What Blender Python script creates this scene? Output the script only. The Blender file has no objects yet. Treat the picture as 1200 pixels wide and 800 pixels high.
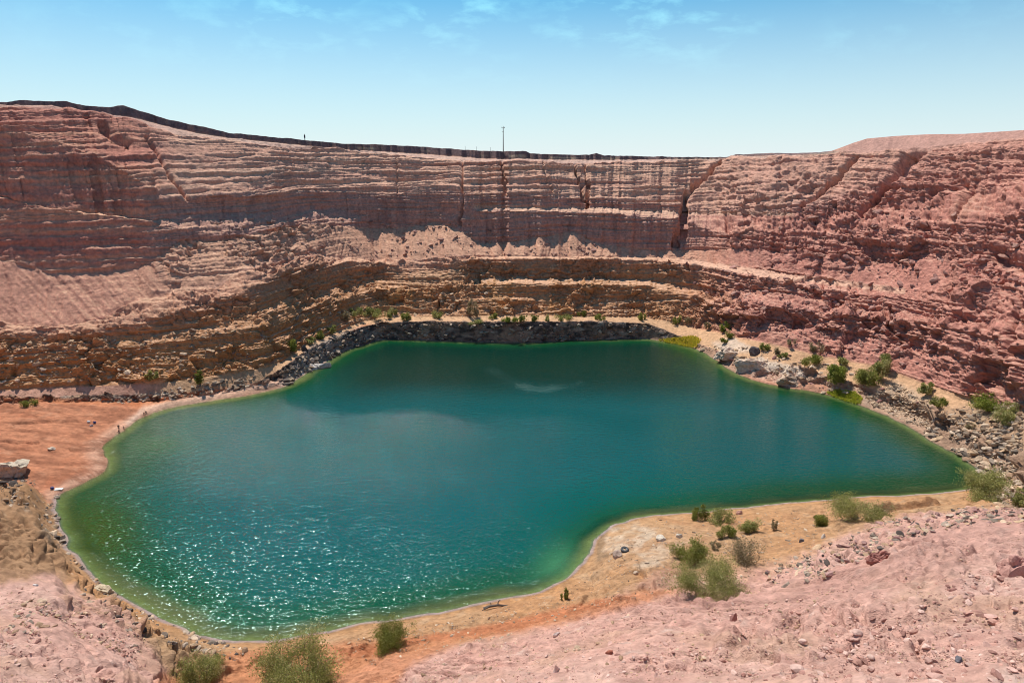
import bpy, math, random, time
T0 = time.time()
import numpy as np
from mathutils import Vector, Matrix
rng = np.random.default_rng(7)
random.seed(7)
f4 = np.float32
scene = bpy.context.scene
COL = scene.collection
QUAL = 1.0

# ------------------------------------------------------------------ camera
H = 65.0                       # eye height above the lake
PITCH = math.radians(14.57)
CP, SP = math.cos(PITCH), math.sin(PITCH)
FPX = 800.0
cam_d = bpy.data.cameras.new('camera'); cam = bpy.data.objects.new('camera', cam_d); COL.objects.link(cam)
cam_d.lens = 24.0; cam_d.sensor_width = 36.0; cam_d.clip_start = 0.1; cam_d.clip_end = 20000
cam.location = (0, 0, H); cam.rotation_euler = (math.radians(90) - PITCH, 0, 0)
scene.camera = cam

def pdir(x, y):
    u = (np.asarray(x, float) - 600) / FPX; v = (np.asarray(y, float) - 400) / FPX
    return u, CP - v * SP, -(v * CP + SP)
def tht(x, y):                 # azimuth and depression ratio of a sight line
    dx, dy, dz = pdir(x, y)
    return np.arctan2(dx, dy), -dz / np.hypot(dx, dy)
def proj(x, y, z):
    dz = z - H
    d = y * CP - dz * SP
    d = np.where(d < .3, .3, d)
    return 600 + FPX * x / d, 400 - FPX * (y * SP + dz * CP) / d, d

# ------------------------------------------------------------------ noise
def _h(ix, iy, iz, s):
    h = (ix * np.uint32(374761393)) ^ (iy * np.uint32(668265263)) ^ (iz * np.uint32(2246822519)) ^ np.uint32(s * 97531 + 13)
    h = (h ^ (h >> np.uint32(13))) * np.uint32(1274126177)
    h = (h ^ (h >> np.uint32(16))) * np.uint32(2654435761)
    return h ^ (h >> np.uint32(15))
def pn(x, y, z, s=0):
    x = np.asarray(x, f4); y = np.asarray(y, f4) + f4(0) * x; z = np.asarray(z, f4) + f4(0) * x
    x = x + f4(0) * y
    fx, fy, fz = np.floor(x), np.floor(y), np.floor(z)
    ix, iy, iz = [a.astype(np.int64).astype(np.uint32) for a in (fx, fy, fz)]
    x, y, z = x - fx, y - fy, z - fz
    w = lambda t: t * t * t * (t * (t * 6 - 15) + 10)
    u, v, q = w(x), w(y), w(z)
    def g(a, b, c):
        h = _h(ix + np.uint32(a), iy + np.uint32(b), iz + np.uint32(c), s)
        gx = (h & np.uint32(1023)).astype(f4) * f4(1 / 511.5) - 1
        gy = ((h >> np.uint32(10)) & np.uint32(1023)).astype(f4) * f4(1 / 511.5) - 1
        gz = ((h >> np.uint32(20)) & np.uint32(1023)).astype(f4) * f4(1 / 511.5) - 1
        return gx * (x - a) + gy * (y - b) + gz * (z - c)
    def L(a, b, t): return a + (b - a) * t
    r = L(L(L(g(0,0,0), g(1,0,0), u), L(g(0,1,0), g(1,1,0), u), v),
          L(L(g(0,0,1), g(1,0,1), u), L(g(0,1,1), g(1,1,1), u), v), q)
    return r * f4(1.35)
def fbm(x, y, z, f, o, s=0, gain=.5, ridge=False):
    a = 1.; t = 0.; n = 0.
    for i in range(o):
        q = pn(x * f, y * f, z * f, s + i * 7)
        if ridge: q = 1 - 2 * np.abs(q)
        t = t + a * q; n += a
        a *= gain; f *= 2.03
    return t / n
def blocks(x, y, z, f, s=0, tilt=1.):
    """fractured rock: every cell is a tilted plane with its own offset; second value is nearness to a joint"""
    x, y, z = [np.asarray(a * f, f4) for a in (x, y, z)]
    fx, fy, fz = np.floor(x), np.floor(y), np.floor(z)
    ix, iy, iz = [a.astype(np.int64).astype(np.uint32) for a in (fx, fy, fz)]
    x, y, z = x - fx, y - fy, z - fz
    d1 = np.full(x.shape, 9, f4); d2 = d1.copy(); c = np.zeros(x.shape, f4)
    k = f4(1 / 1023)
    for a in (-1, 0, 1):
        for b in (-1, 0, 1):
            for e in (-1, 0, 1):
                h = _h(ix + np.uint32(a & 0xffffffff), iy + np.uint32(b & 0xffffffff), iz + np.uint32(e & 0xffffffff), s)
                px = (h & np.uint32(1023)).astype(f4) * k + (a - x)
                py = ((h >> np.uint32(10)) & np.uint32(1023)).astype(f4) * k + (b - y)
                pz = ((h >> np.uint32(20)) & np.uint32(1023)).astype(f4) * k + (e - z)
                d = px * px + py * py + pz * pz
                near = d < d1
                h2 = h * np.uint32(2654435761)
                v = ((h2 & np.uint32(255)).astype(f4) / 255 - .5) + tilt * (((h2 >> np.uint32(8) & np.uint32(255)).astype(f4) / 127 - 1) * px + ((h2 >> np.uint32(16) & np.uint32(255)).astype(f4) / 127 - 1) * py + ((h2 >> np.uint32(24)).astype(f4) / 127 - 1) * pz)
                d2 = np.where(near, d1, np.minimum(d2, d)); c = np.where(near, v, c); d1 = np.where(near, d, d1)
    return c, np.sqrt(d2) - np.sqrt(d1)
def ss(a, b, x):
    t = np.clip((x - a) / (b - a), 0, 1); return t * t * (3 - 2 * t)
def smooth1(a, n):
    if n < 1: return a
    k = np.exp(-.5 * (np.arange(-3 * n, 3 * n + 1) / n) ** 2); k /= k.sum()
    return np.convolve(np.pad(a, 3 * n, mode='edge'), k, mode='valid')

# ------------------------------------------------------------------ pit profile (the setting)
# every line: x, y in the survey picture, then height (near side) or slope angle (walls)
TH = []
fine = np.linspace(math.radians(-46), math.radians(46), int(1500 * QUAL))
coarse_r = np.radians(np.concatenate([np.arange(46.5, 60, .7), np.arange(60, 180, 2.5)]))
th = np.concatenate([-coarse_r[::-1], fine, coarse_r, [math.radians(180) ]])
NC = len(th)
dcol = fine[1] - fine[0]

def zline(pts, sm=6):
    p = np.array(pts, float); a, t = tht(p[:, 0], p[:, 1]); z = p[:, 2]
    r = (H - z) / t; o = np.argsort(a)
    return smooth1(np.interp(th, a[o], r[o]), sm), smooth1(np.interp(th, a[o], z[o]), sm)

SHORE = [(290,752),(340,748),(400,735),(480,722),(540,711),(600,700),(640,690),(663,681),(682,664),(690,650),(696,632),(706,620),(722,612),
 (750,605),(780,602),(830,599),(900,591),(960,586),(1000,582),(1060,580),(1100,578),(1138,575),(1152,568),(1156,557),(1140,544),(1100,521),(1075,505),(1050,491),(1025,481),
 (1000,472),(978,464),(950,458),(925,455),(900,450),(875,443),(855,433),(838,421),(820,410),(800,404),(780,400),(760,397),(700,398),(660,399),(640,401),(600,402),(560,401),
 (500,399),(470,398),(445,398),(428,404),(405,411),(385,423),(365,434),(350,444),(335,453),(320,458),(290,464),(250,469),(215,475),(185,481),(168,487),(160,494),(150,503),(134,512),(117,520),
 (117,527),(124,536),(131,546),(126,555),(108,562),(88,571),(66,581),(62,590),(70,610),(78,630),(86,648),(102,668),(125,688),(150,705),(175,719),(200,731),(240,745)]
def w3(x, y, z=0.):
    dx, dy, dz = pdir(x, y); k = (z - H) / dz
    return dx * k, dy * k
SP_ = np.array([w3(x, y) for x, y in SHORE])
# resample with a small natural wobble
def resample(P, step):
    Q = np.vstack([P, P[:1]]); s = np.r_[0, np.cumsum(np.hypot(*np.diff(Q, axis=0).T))]
    # catmull-like smoothing through dense linear + circular gaussian
    n = int(s[-1] / step); u = np.linspace(0, s[-1], n, endpoint=False)
    X = np.interp(u, s, Q[:, 0]); Y = np.interp(u, s, Q[:, 1])
    k = np.exp(-.5 * (np.arange(-6, 7) / 2.0) ** 2); k /= k.sum()
    X = np.convolve(np.r_[X[-6:], X, X[:6]], k, 'valid'); Y = np.convolve(np.r_[Y[-6:], Y, Y[:6]], k, 'valid')
    X = X + .8 * pn(X * .16, Y * .16, 0, 3) + .6 * pn(X * .5, Y * .5, 0, 4); Y = Y + .7 * pn(X * .16, Y * .16, 9, 5) + .35 * pn(X * .5, Y * .5, 9, 6)
    return np.c_[X, Y]
SHP = resample(SP_, 1.6)
def sdf(px, py):
    """signed distance to the shoreline, positive on land"""
    px = px.astype(f4); py = py.astype(f4)
    out = np.full(px.shape, 99., f4)
    cx, cy = SHP.mean(0)
    sel = (px > SHP[:, 0].min() - 75) & (px < SHP[:, 0].max() + 30) & (py > SHP[:, 1].min() - 30) & (py < SHP[:, 1].max() + 40)
    X = px[sel]; Y = py[sel]
    best = np.full(X.shape, 1e9, f4); ins = np.zeros(X.shape, bool)
    A = SHP; B = np.roll(SHP, -1, 0)
    for (x0, y0), (x1, y1) in zip(A, B):
        ex, ey = x1 - x0, y1 - y0
        t = np.clip(((X - x0) * ex + (Y - y0) * ey) / (ex * ex + ey * ey + 1e-9), 0, 1)
        d = (X - x0 - t * ex) ** 2 + (Y - y0 - t * ey) ** 2
        np.minimum(best, d, out=best)
        if abs(ey) > 1e-9:
            c = ((y0 > Y) != (y1 > Y)) & (X < ex * (Y - y0) / ey + x0)
            ins ^= c
    d = np.sqrt(best)
    out[sel] = np.where(ins, -d, d)
    return out

nodes_r, nodes_z, counts = [], [], []
D = zline([(-200,830,31),(0,815,29),(100,815,25),(160,815,18),(195,830,10),(250,900,7),(350,900,8),(410,850,11),(500,815,18),(600,815,23),(700,815,26),(900,815,31),(1050,815,34),(1200,815,36),(1500,815,36)], 10)
C = zline([(-200,690,15),(0,668,12),(40,668,12),(62,672,11),(80,700,9),(120,716,8.5),(165,742,8),(188,775,6),(200,800,4),(260,830,3),(350,830,3.5),(400,800,4.5),(460,775,6),(540,760,6.5),(600,748,7),(700,715,8),(800,697,8.5),(900,682,8.5),(940,664,9.5),(990,636,10.5),(1050,613,11.5),(1120,602,12),(1200,598,13.5),(1400,610,16)], 5)
B = zline([(-200,640,9),(0,605,8),(40,625,6),(66,645,4),(100,688,2.8),(150,722,2.2),(200,746,1.8),(250,765,1.5),(300,775,1.5),(350,765,1.5),(400,750,1.5),(480,736,1.5),(540,724,1.5),(600,713,1.6),(660,700,1.8),(700,682,2.2),(730,655,3.2),(780,632,4),(850,620,4),(900,612,4),(960,600,4),(1000,594,4.2),(1060,588,4.2),(1100,586,4.4),(1150,583,4),(1200,603,6),(1400,640,8)], 5)
A = zline([(-200,560,4),(0,552,5),(30,562,4),(50,580,2),(62,592,.3),(80,632,.2),(102,668,0),(150,705,0),(200,731,0),(240,745,0),(290,752,0),(340,748,0),(400,735,0),(480,722,0),(540,711,0),(600,700,0),(663,681,0),(690,650,0),(706,620,0),(722,612,0),(780,602,0),(830,599,0),(900,591,0),(1000,582,0),(1100,578,0),(1138,575,0),(1160,580,1.2),(1200,598,3),(1400,630,4)], 4)
W0 = zline([(-200,482,2),(0,476,2),(100,471,1.6),(160,471,1),(200,468,1.2),(250,462,1),(310,455,1),(335,451,.3),(350,443,0),(380,425,0),(405,411,0),(428,404,0),(445,398,0),(500,399,0),(560,401,0),(600,402,0),(640,401,0),(700,398,0),(760,397,0),(780,400,0),(800,404,0),(820,410,0),(850,430,0),(875,443,0),(900,450,0),(950,458,0),(1000,472,0),(1050,491,0),(1100,521,0),(1140,545,0),(1170,568,1),(1200,585,4),(1400,620,6)], 3)
E = (D[0] * .45, 63.3 - .62 * (63.3 - D[1]))
F = (np.full(NC, 1.2), np.full(NC, H - 1.8))
for n in ((np.full(NC, .0), np.full(NC, H - 1.65)), F, E, D, C, B, A, W0):
    nodes_r.append(n[0]); nodes_z.append(n[1])
# walls: station x -> [(y, slope)] for twelve lines
WT = {
-160:[(470,20),(460,30),(430,45),(415,60),(405,25),(395,60),(380,25),(300,37),(220,57),(219,8),(150,57),(125,30)],
0:[(467,22),(456,32),(426,45),(410,60),(401,25),(390,60),(376,25),(305,37),(232,57),(231,8),(150,57),(127,32)],
60:[(465,22),(452,35),(426,45),(410,60),(402,25),(392,60),(385,25),(322,36),(245,57),(244,8),(163,57),(129,32)],
120:[(463,22),(450,38),(422,45),(407,60),(400,25),(386,60),(372,24),(320,36),(252,57),(251,8),(185,57.5),(135,32)],
160:[(464,22),(447,45),(420,40),(405,62),(396,25),(378,60),(352,25),(316,34),(258,58),(256,12),(210,59),(144,34)],
185:[(465,22),(446,45),(418,40),(401,62),(391,25),(372,60),(345,25),(303,40),(262,59),(258,15),(226,64),(150,34)],
212:[(463,22),(445,45),(415,40),(398,62),(388,25),(366,58),(340,25),(280,38),(268,58),(252,33),(235,67),(157,35)],
250:[(458,25),(440,50),(412,40),(393,62),(380,25),(352,55),(334,22),(282,34),(272,62),(250,32),(230,67),(163,36)],
300:[(450,30),(432,50),(405,40),(385,60),(368,28),(336,50),(310,30),(274,34),(266,55),(249,32),(230,67),(168,36)],
330:[(432,32),(424,10),(395,40),(372,58),(352,30),(318,57),(304,22),(266,34),(260,45),(246,33),(228,67),(171,37)],
360:[(410,38),(402,9),(378,38),(360,55),(342,25),(312,62),(299,22),(262,34),(256,45),(240,34),(225,67),(172,37)],
400:[(393,42),(386,9),(368,36),(350,55),(336,25),(308,60),(301,12),(266,34),(262,40),(246,36),(222,67),(175,38)],
425:[(383,50),(377,8),(358,36),(344,55),(330,22),(306,62),(302,10),(266,34),(254,67),(252,50),(226,67),(178,38)],
445:[(378,62),(372,8),(352,36),(340,55),(327,20),(308,60),(304,10),(268,34),(250,67),(249,60),(231,67),(180,38)],
480:[(377,64),(371,8),(355,36),(344,50),(332,30),(316,42),(306,28),(266,35),(246,67),(245,67),(225,67),(183,38)],
510:[(377,66),(371,8),(352,36),(340,40),(328,34),(312,36),(303,34),(259,35),(246,67),(245,67),(223,67),(185,38)],
545:[(377,66),(371,8),(348,36),(334,50),(326,25),(305,50),(301,20),(273,35),(248,67),(246,40),(225,67),(188,38)],
562:[(378,66),(370,8),(348,36),(334,56),(326,12),(304,66),(301,6),(285,34),(247,70),(243,15),(229,70),(189,38)],
600:[(377,64),(370,8),(347,36),(332,58),(325,12),(303,66),(300,6),(283,34),(247,70),(243,15),(228,70),(189.5,38)],
640:[(377,66),(370,8),(348,36),(333,58),(326,12),(304,66),(301,6),(277,35),(247,70),(243,15),(229,70),(190,38)],
672:[(377,68),(370,8),(348,36),(333,58),(326,12),(304,66),(301,7),(272,35),(248,70),(243,15),(232,70),(190,38)],
705:[(377,68),(371,8),(349,36),(334,58),(326,12),(304,66),(301,6),(287,34),(250,70),(244,15),(234,70),(190,38)],
760:[(379,64),(372,8),(350,36),(335,58),(328,12),(305,68),(301,6),(293,34),(254,70),(247,16),(239,64),(190.5,38)],
795:[(394,28),(380,14),(360,38),(345,58),(335,20),(308,70),(303,6),(294,35),(256,70),(249,15),(241,58),(188,38)],
840:[(412,20),(388,17),(370,36),(352,60),(343,20),(314,64),(309,7),(293,40),(272,50),(251,25),(244,55),(187,39)],
900:[(430,20),(402,19),(377,34),(358,60),(342,22),(328,58),(319,7),(292,40),(272,52),(252,36),(246,55),(184,40)],
960:[(440,20),(416,20),(386,36),(364,62),(351,20),(337,55),(328,8),(298,40),(274,54),(254,40),(238,52),(183,41)],
1020:[(456,20),(427,22),(396,38),(373,64),(363,15),(346,52),(337,16),(302,42),(272,54),(245,42),(218,54),(180,42)],
1080:[(476,18),(447,22),(408,42),(377,68),(371,12),(352,52),(344,22),(306,42),(268,56),(235,42),(205,54),(177,42)],
1140:[(506,18),(468,20),(422,64),(386,58),(379,14),(352,46),(338,36),(303,42),(262,58),(228,42),(198,52),(170,40)],
1200:[(535,18),(480,20),(424,68),(388,60),(383,10),(336,42),(316,50),(292,42),(245,57),(216,40),(190,48),(166,38)],
1400:[(575,18),(520,20),(432,64),(388,58),(382,10),(336,42),(316,50),(285,42),(240,60),(210,40),(180,48),(160,38)]}
xs = sorted(WT)
def wl(k):
    a, t = tht(xs, [WT[x][k][0] for x in xs]); al = np.tan(np.radians([WT[x][k][1] for x in xs]))
    return smooth1(np.interp(th, a, t), 3), smooth1(np.interp(th, a, al), 3)
def step(r0, z0, t, ta, eps=None):
    r = (H - z0 + r0 * ta) / (ta + t); r = np.maximum(r, r0 + .25); z = H - r * t
    return r, z
r, z = W0
common = 1 + .010 * fbm(th * 9, 0 * th, 0 * th, 1, 4, 21, .55)
for k in range(12):
    t, ta = wl(k)
    jit = .0022 * fbm(th * 60, 0 * th + k * 3.3, 0 * th, 1, 3, 40 + k, .5)
    t = t + jit * (1.3 if k == 0 else 1.5 if k in (8, 9) else min(1, .4 + k * .12))
    r, z = step(r, z, t, ta)
    # push along the line of sight: buttresses and bays, same place in view
    s_ = 1 + .0065 * fbm(th * 26, 0 * th + k * .35, 0 * th, 1, 4, 60, .6) * (k > 0)
    rr = np.maximum(r * s_, nodes_r[-1] + .3); zz = H - rr * t
    nodes_r.append(rr); nodes_z.append(zz)
SKY = [(-160,121),(0,120.5),(30,118.5),(78,119.2),(84,121),(100,124.5),(125,126),(145,124),(153,127),(165,131),(200,141),(235,149),(270,156),(300,159),(350,164),(400,168.5),(450,170),(500,173),(545,176),(590,178),(616,177.5),(622,180.5),(690,182),(699,179.5),(708,182.5),(760,184),(800,184.5),(852,184.5),(862,181.5),(900,180),(960,179.3),(975,177),(1000,167.5),(1016,162.5),(1050,159.5),(1087,157.5),(1130,157),(1200,152.5),(1400,148)]
MID = [(-160,124),(0,124),(60,123.5),(84,129),(125,135),(145,137),(165,140),(200,149.5),(235,157),(270,162),(300,165),(400,175),(450,178),(500,181),(560,185.5),(600,187),(640,187),(700,187.5),(800,187.5),(852,186.5),(870,183.5),(960,181.5),(1000,178.5),(1087,172),(1200,163),(1400,158)]
a, t = tht([p[0] for p in MID], [p[1] for p in MID]); t = np.interp(th, a, t)
al = np.tan(np.radians(np.interp(th, [-.7, -.3, .35, .45, .7], [14, 6, 6, 16, 18])))
r, z = step(nodes_r[-1], nodes_z[-1], t + .0006 * pn(th * 90, 0, 0, 5), al); nodes_r.append(r); nodes_z.append(z)
a, t = tht([p[0] for p in SKY], [p[1] for p in SKY]); t = np.interp(th, a, t) - .0013 * fbm(th * 55, 0 * th, 0 * th, 1, 4, 9, .55) * ss(.30, .22, th)
al = np.tan(np.radians(np.interp(th, [-.7, .30, .36, .7], [60, 60, 24, 24])))
r, z = step(r, z, t, al); nodes_r.append(r); nodes_z.append(z)
nodes_r.append(r + 3); nodes_z.append(z - .4)
nodes_r.append(r + 60); nodes_z.append(np.minimum(z - 6, 62))
nodes_r.append(0 * r + 1500); nodes_z.append(0 * r + 54)
nodes_r.append(0 * r + 9000); nodes_z.append(0 * r + 20)
NR, NZ = np.array(nodes_r), np.array(nodes_z)
g = ss(math.radians(62), math.radians(100), np.abs(th))[None]
NZ = NZ * (1 - g) + np.minimum(H - 1.7, 62 + 1.0 * pn(NR * .02, np.sin(th)[None] * 5, 3, 2)) * g
#        0-F  F-E  E-D D-C  C-B B-A A-W0 01  12  23  34  45  56  67  78  89  910 1011 1112 1213 1314 ...
cnt = [2, 8, 26, 300, 120, 60, 110, 46, 50, 56, 40, 26, 50, 22, 66, 72, 22, 56, 92, 14, 14, 4, 6, 8, 6]
Rr, Zz, Ss = [], [], []
for k, n in enumerate(cnt):
    u = (np.arange(n) / n)[:, None]
    Rr.append(NR[k] + (NR[k + 1] - NR[k]) * u); Zz.append(NZ[k] + (NZ[k + 1] - NZ[k]) * u)
    Ss.append(np.repeat(k + u, NC, 1))
Rr.append(NR[-1:]); Zz.append(NZ[-1:]); Ss.append(np.full((1, NC), len(cnt), float))
R, Z, S = [np.vstack(a) for a in (Rr, Zz, Ss)]
# soften the creases of the near, earthy side a little
def sm_rows(A, lo, hi, n):
    k = np.exp(-.5 * (np.arange(-3 * n, 3 * n + 1) / n) ** 2); k /= k.sum()
    B = A.copy(); P = np.pad(A, ((3 * n, 3 * n), (0, 0)), mode='edge')
    acc = sum(k[i] * P[i:i + A.shape[0]] for i in range(6 * n + 1))
    w = (ss(lo - .3, lo, S) * ss(hi + .3, hi, S))
    return A * (1 - w) + acc * w
Z = sm_rows(Z, 2.2, 5.6, 9)
NRW = R.shape[0]
TH2 = np.repeat(th[None], NRW, 0)
X = (R * np.sin(TH2)).astype(f4); Y = (R * np.cos(TH2)).astype(f4); Zf = Z.astype(f4); Sf = S.astype(f4)
PX, PY, _ = proj(X.astype(float), Y.astype(float), Z); PX = PX.astype(f4); PY = PY.astype(f4)
# ---- masks in survey coordinates
def polyd(pts, X_, Y_):
    best = np.full(X_.shape, 1e9, f4)
    for (x0, y0), (x1, y1) in zip(pts[:-1], pts[1:]):
        ex, ey = x1 - x0, y1 - y0
        t = np.clip(((X_ - x0) * ex + (Y_ - y0) * ey) / (ex * ex + ey * ey), 0, 1)
        np.minimum(best, (X_ - x0 - t * ex) ** 2 + (Y_ - y0 - t * ey) ** 2, out=best)
    return np.sqrt(best)
def line_m(pts, w):
    pts = [tuple(map(float, p)) for p in pts]
    out = np.zeros(PX.shape, f4)
    x0 = min(p[0] for p in pts) - 3 * w; x1 = max(p[0] for p in pts) + 3 * w; y0 = min(p[1] for p in pts) - 3 * w; y1 = max(p[1] for p in pts) + 3 * w
    s = (PX > x0) & (PX < x1) & (PY > y0) & (PY < y1)
    out[s] = np.exp(-(polyd(pts, PX[s] + wobx[s], PY[s] + woby[s]) / w) ** 2)
    return out
def area_m(pts, soft=6., wob=1.):
    pts = [tuple(map(float, p)) for p in pts]
    out = np.zeros(PX.shape, f4)
    x0 = min(p[0] for p in pts) - 20; x1 = max(p[0] for p in pts) + 20; y0 = min(p[1] for p in pts) - 20; y1 = max(p[1] for p in pts) + 20
    s = (PX > x0) & (PX < x1) & (PY > y0) & (PY < y1)
    x = PX[s] + wob * 2.5 * wobx[s]; y = PY[s] + wob * 2.5 * woby[s]
    d = polyd(pts + pts[:1], x, y); ins = np.zeros(x.shape, bool)
    for (ax, ay), (bx, by) in zip(pts, pts[1:] + pts[:1]):
        if ay != by: ins ^= ((ay > y) != (by > y)) & (x < (bx - ax) * (y - ay) / (by - ay) + ax)
    out[s] = ss(-soft, soft, np.where(ins, d, -d))
    return out
wobx = (2.2 * fbm(PX, PY, 0 * PX, .09, 3, 11)).astype(f4); woby = (2.2 * fbm(PX, PY, 0 * PX + 5, .09, 3, 15)).astype(f4)

# base normal
def normals(X, Y, Z):
    P = np.stack([X, Y, Z], -1)
    du = np.gradient(P, axis=1); dv = np.gradient(P, axis=0)
    n = np.cross(du, dv); n /= np.linalg.norm(n, axis=-1, keepdims=True) + 1e-9
    n[n[..., 2] < 0] *= -1
    return n.astype(f4)
N = normals(X, Y, Zf)
steep = 1 - N[..., 2]                       # 0 flat .. 1 vertical
ang = TH2.astype(f4)
inview = (np.abs(ang) < math.radians(62))
SDF = sdf(X.ravel(), Y.ravel()).reshape(X.shape)

wall = ss(8.9, 9.3, Sf) * ss(19.9, 19.6, Sf)
upper = ss(17.9, 18.1, Sf) * ss(19.6, 19.3, Sf)
cliffs = ss(14.9, 15.05, Sf) * ss(18.1, 17.95, Sf)
lowr = ss(8.8, 9.2, Sf) * ss(14.0, 13.9, Sf)
talus = ss(13.9, 14.1, Sf) * ss(15.1, 14.95, Sf)
near = ss(5.9, 5.2, Sf) * ss(1.8, 2.4, Sf)
pink = ss(4.35, 3.9, Sf + .25 * wobx / 3) * ss(1.5, 2.2, Sf)
rightw = ss(770, 900, PX + 12 * wobx)
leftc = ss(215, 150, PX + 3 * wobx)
farside = ss(6.9, 7.1, Sf)
bank = ss(6.95, 7.1, Sf) * ss(8.1, 7.95, Sf)

aw = ang * 290                                # metres along the wall
hh = Zf + 3.0 * pn(X * .012, Y * .012, 0, 31) - .012 * X      # strata height with a slight dip
d = np.zeros(X.shape, f4)
# rock bulges
d += wall * (1 - .75 * talus) * (1.5 * fbm(X, Y, Zf, .055, 3, 1) + .9 * fbm(X, Y, Zf, .22, 3, 2, .6)) + talus * .8 * fbm(X, Y, Zf, .055, 2, 1)
# bedding: laterally continuous ledges
bed = pn(X * .018, Y * .018, hh * .55, 71) + .7 * pn(X * .03, Y * .03, hh * 1.2, 72) + .5 * pn(X * .06, Y * .06, hh * 2.6, 73)
d += bed * (upper * (1.0 - .4 * rightw) + cliffs * .7 + lowr * .75 + talus * .10) * (1 - .0 * rightw)
# sharp ledge lines on the upper slope
led = ss(.52, .8, 1 - np.abs(2 * ((hh * .36 + .5 * pn(X * .02, Y * .02, hh * .1, 75)) % 1) - 1))
led *= ss(-.25, .2, pn(X * .03, Y * .03, hh * .25, 76))
d -= led * upper * .65
# fluted, gullied slopes
flute = 1 - np.abs(fbm(aw + .35 * (Zf - 30) * np.sign(pn(aw * .02, 0, 0, 85)), 0 * aw, Zf * .10, .38, 2, 81, .5)) * 2.6
gw = (talus * .55 + upper * .12 + lowr * .25) * (1 - cliffs)
d += gw * flute * .5 * (.35 + 1.1 * ss(-.2, .4, pn(aw * .06, 0, Zf * .04, 87)))
diag = fbm(aw + Zf * .9, 0 * aw, Zf * .10, .42, 3, 83)        # oblique rills
d += (talus * (1 - rightw) * .45) * diag
midl = ss(170, 215, PX) * ss(440, 340, PX)
# broken rock
wr = (lowr * 1.0 + bank * 1.1 + talus * (.05 + .75 * midl) + rightw * wall * .58 + cliffs * .12 + near * (1 - pink) * .34 + upper * rightw * .2)
wr *= (1 - ss(18.4, 18.9, Sf)) * (.12 + .88 * ss(-.25, .28, pn(X * .045, Y * .045, Zf * .09, 91) + .4 * pn(X * .15, Y * .15, Zf * .2, 92) + .35 * bank))
m_ = (wr > .02) & inview
def B_(f, s_, wy=1., wz=1.):
    o1 = np.zeros(X.shape, f4); o2 = np.ones(X.shape, f4)
    wx = X[m_] + 1.2 / f * .35 * pn(X[m_] * f, Y[m_] * f, Zf[m_] * f, s_ + 3)
    o1[m_], o2[m_] = blocks(wx, Y[m_] * wy, Zf[m_] * wz, f, s_)
    return o1, o2
b0, j0 = B_(.055, 499, 1, 2.2); b1, j1 = B_(.16, 501, 1, 1.7); b2, j2 = B_(.45, 505, 1, 1.6); b3, j3 = B_(1.1, 509)
d += talus * midl * bed * .5
d += wr * (2.6 * b0 * rightw + 1.6 * b1 + .75 * b2 + .3 * b3 - .45 * ss(.10, .0, j1) - .22 * ss(.12, .0, j2))
ridg = fbm(X, Y, Zf * 1.5, .35, 4, 101, .62, True)
d += (lowr * .55 + bank * .4 + rightw * wall * .5 + cliffs * .10 + talus * .03) * (ridg - .3)
# oblique mauve slabs on the right wall
ob = fbm((aw * .8 + Zf * 1.0), 0 * aw, (Zf - .5 * aw) * .25, .22, 4, 111, .6, True)
d += rightw * wall * .95 * (ob - .3)
# big oblique buttresses on the right
d += rightw * wall * 1.8 * pn((aw * .8 + Zf) * .09, 0 * aw, (Zf - .5 * aw) * .03, 115)
# cliffs: vertical joints
jt = fbm(aw, 0 * aw, Zf * .05, .55, 3, 121, .6, True)
d -= cliffs * .35 * ss(.55, .9, jt) * (1 + rightw) * (1 - leftc)
# near side: wheel tracks along the orange strip
for o_ in (-5, 0, 6, 11):
    d -= line_m([(400, 762 + o_), (480, 748 + o_), (600, 728 + o_), (700, 704 + o_), (760, 694 + o_ * .6)], 1.8) * .30
d += near * (.30 * fbm(X, Y, Zf, .10, 3, 131) * (1 + 2.2 * pink))
lump = fbm(X, Y, Zf, .55, 3, 141, .5)
lumpr = fbm(X, Y, Zf, .45, 4, 145, .6, True)
clod = ss(-.15, .35, pn(X * .07, Y * .07, 0, 151) + .35 * ss(700, 1100, PX) - .1)
lmp2 = fbm(X, Y, Zf, 1.9, 1, 147, .6)
mk = pink > .02
c1_ = np.zeros(X.shape, f4); c1_[mk] = blocks(X[mk], Y[mk], Zf[mk], .7, 551)[0]; c2_ = np.zeros(X.shape, f4); c2_[mk] = blocks(X[mk] + .3 * lump[mk], Y[mk], Zf[mk], 1.7, 555)[0]
d += pink * (.34 * lump + .02 * lmp2 + .40 * clod * np.maximum(lump, -.1) * 2 + .26 * (lumpr - .3) * clod + clod * (.50 * c1_))
# erosion lines running along the pink slope
er = fbm(X * .35 + Y * 1.0, 0 * X, (Y - X * .2) * .08, .35, 3, 161, .55, True)
d += pink * .62 * (er - .35) * (1 - .5 * clod)
rut = fbm(X * .5 + Y * .87, 0 * X, (Y * .5 - X * .87) * .05, .8, 2, 165, .5, True)
d -= pink * ss(.45, .85, rut) * .42 * ss(-.2, .3, pn(X * .05, Y * .05, 0, 167))
d += (near * (1 - pink)) * (.22 * lump + .34 * (lumpr - .3) + .06 * lmp2 + .5 * fbm(X, Y, 0 * X, .13, 2, 149))
d += area_m([(-20,556),(40,562),(64,600),(84,650),(150,712),(240,750),(270,790),(200,790),(110,712),(70,668),(-20,690)], 6) * (.8 * b2 + .45 * b3 - .3 * ss(.12, 0, j2))
d += area_m([(-20,556),(40,562),(64,600),(84,650),(150,712),(240,750),(270,790),(200,790),(110,712),(70,668),(-20,690)], 6) * .8 * (fbm(X * .5 + Y * .3, Y, Zf, .3, 4, 163, .62, True) - .3)
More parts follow.
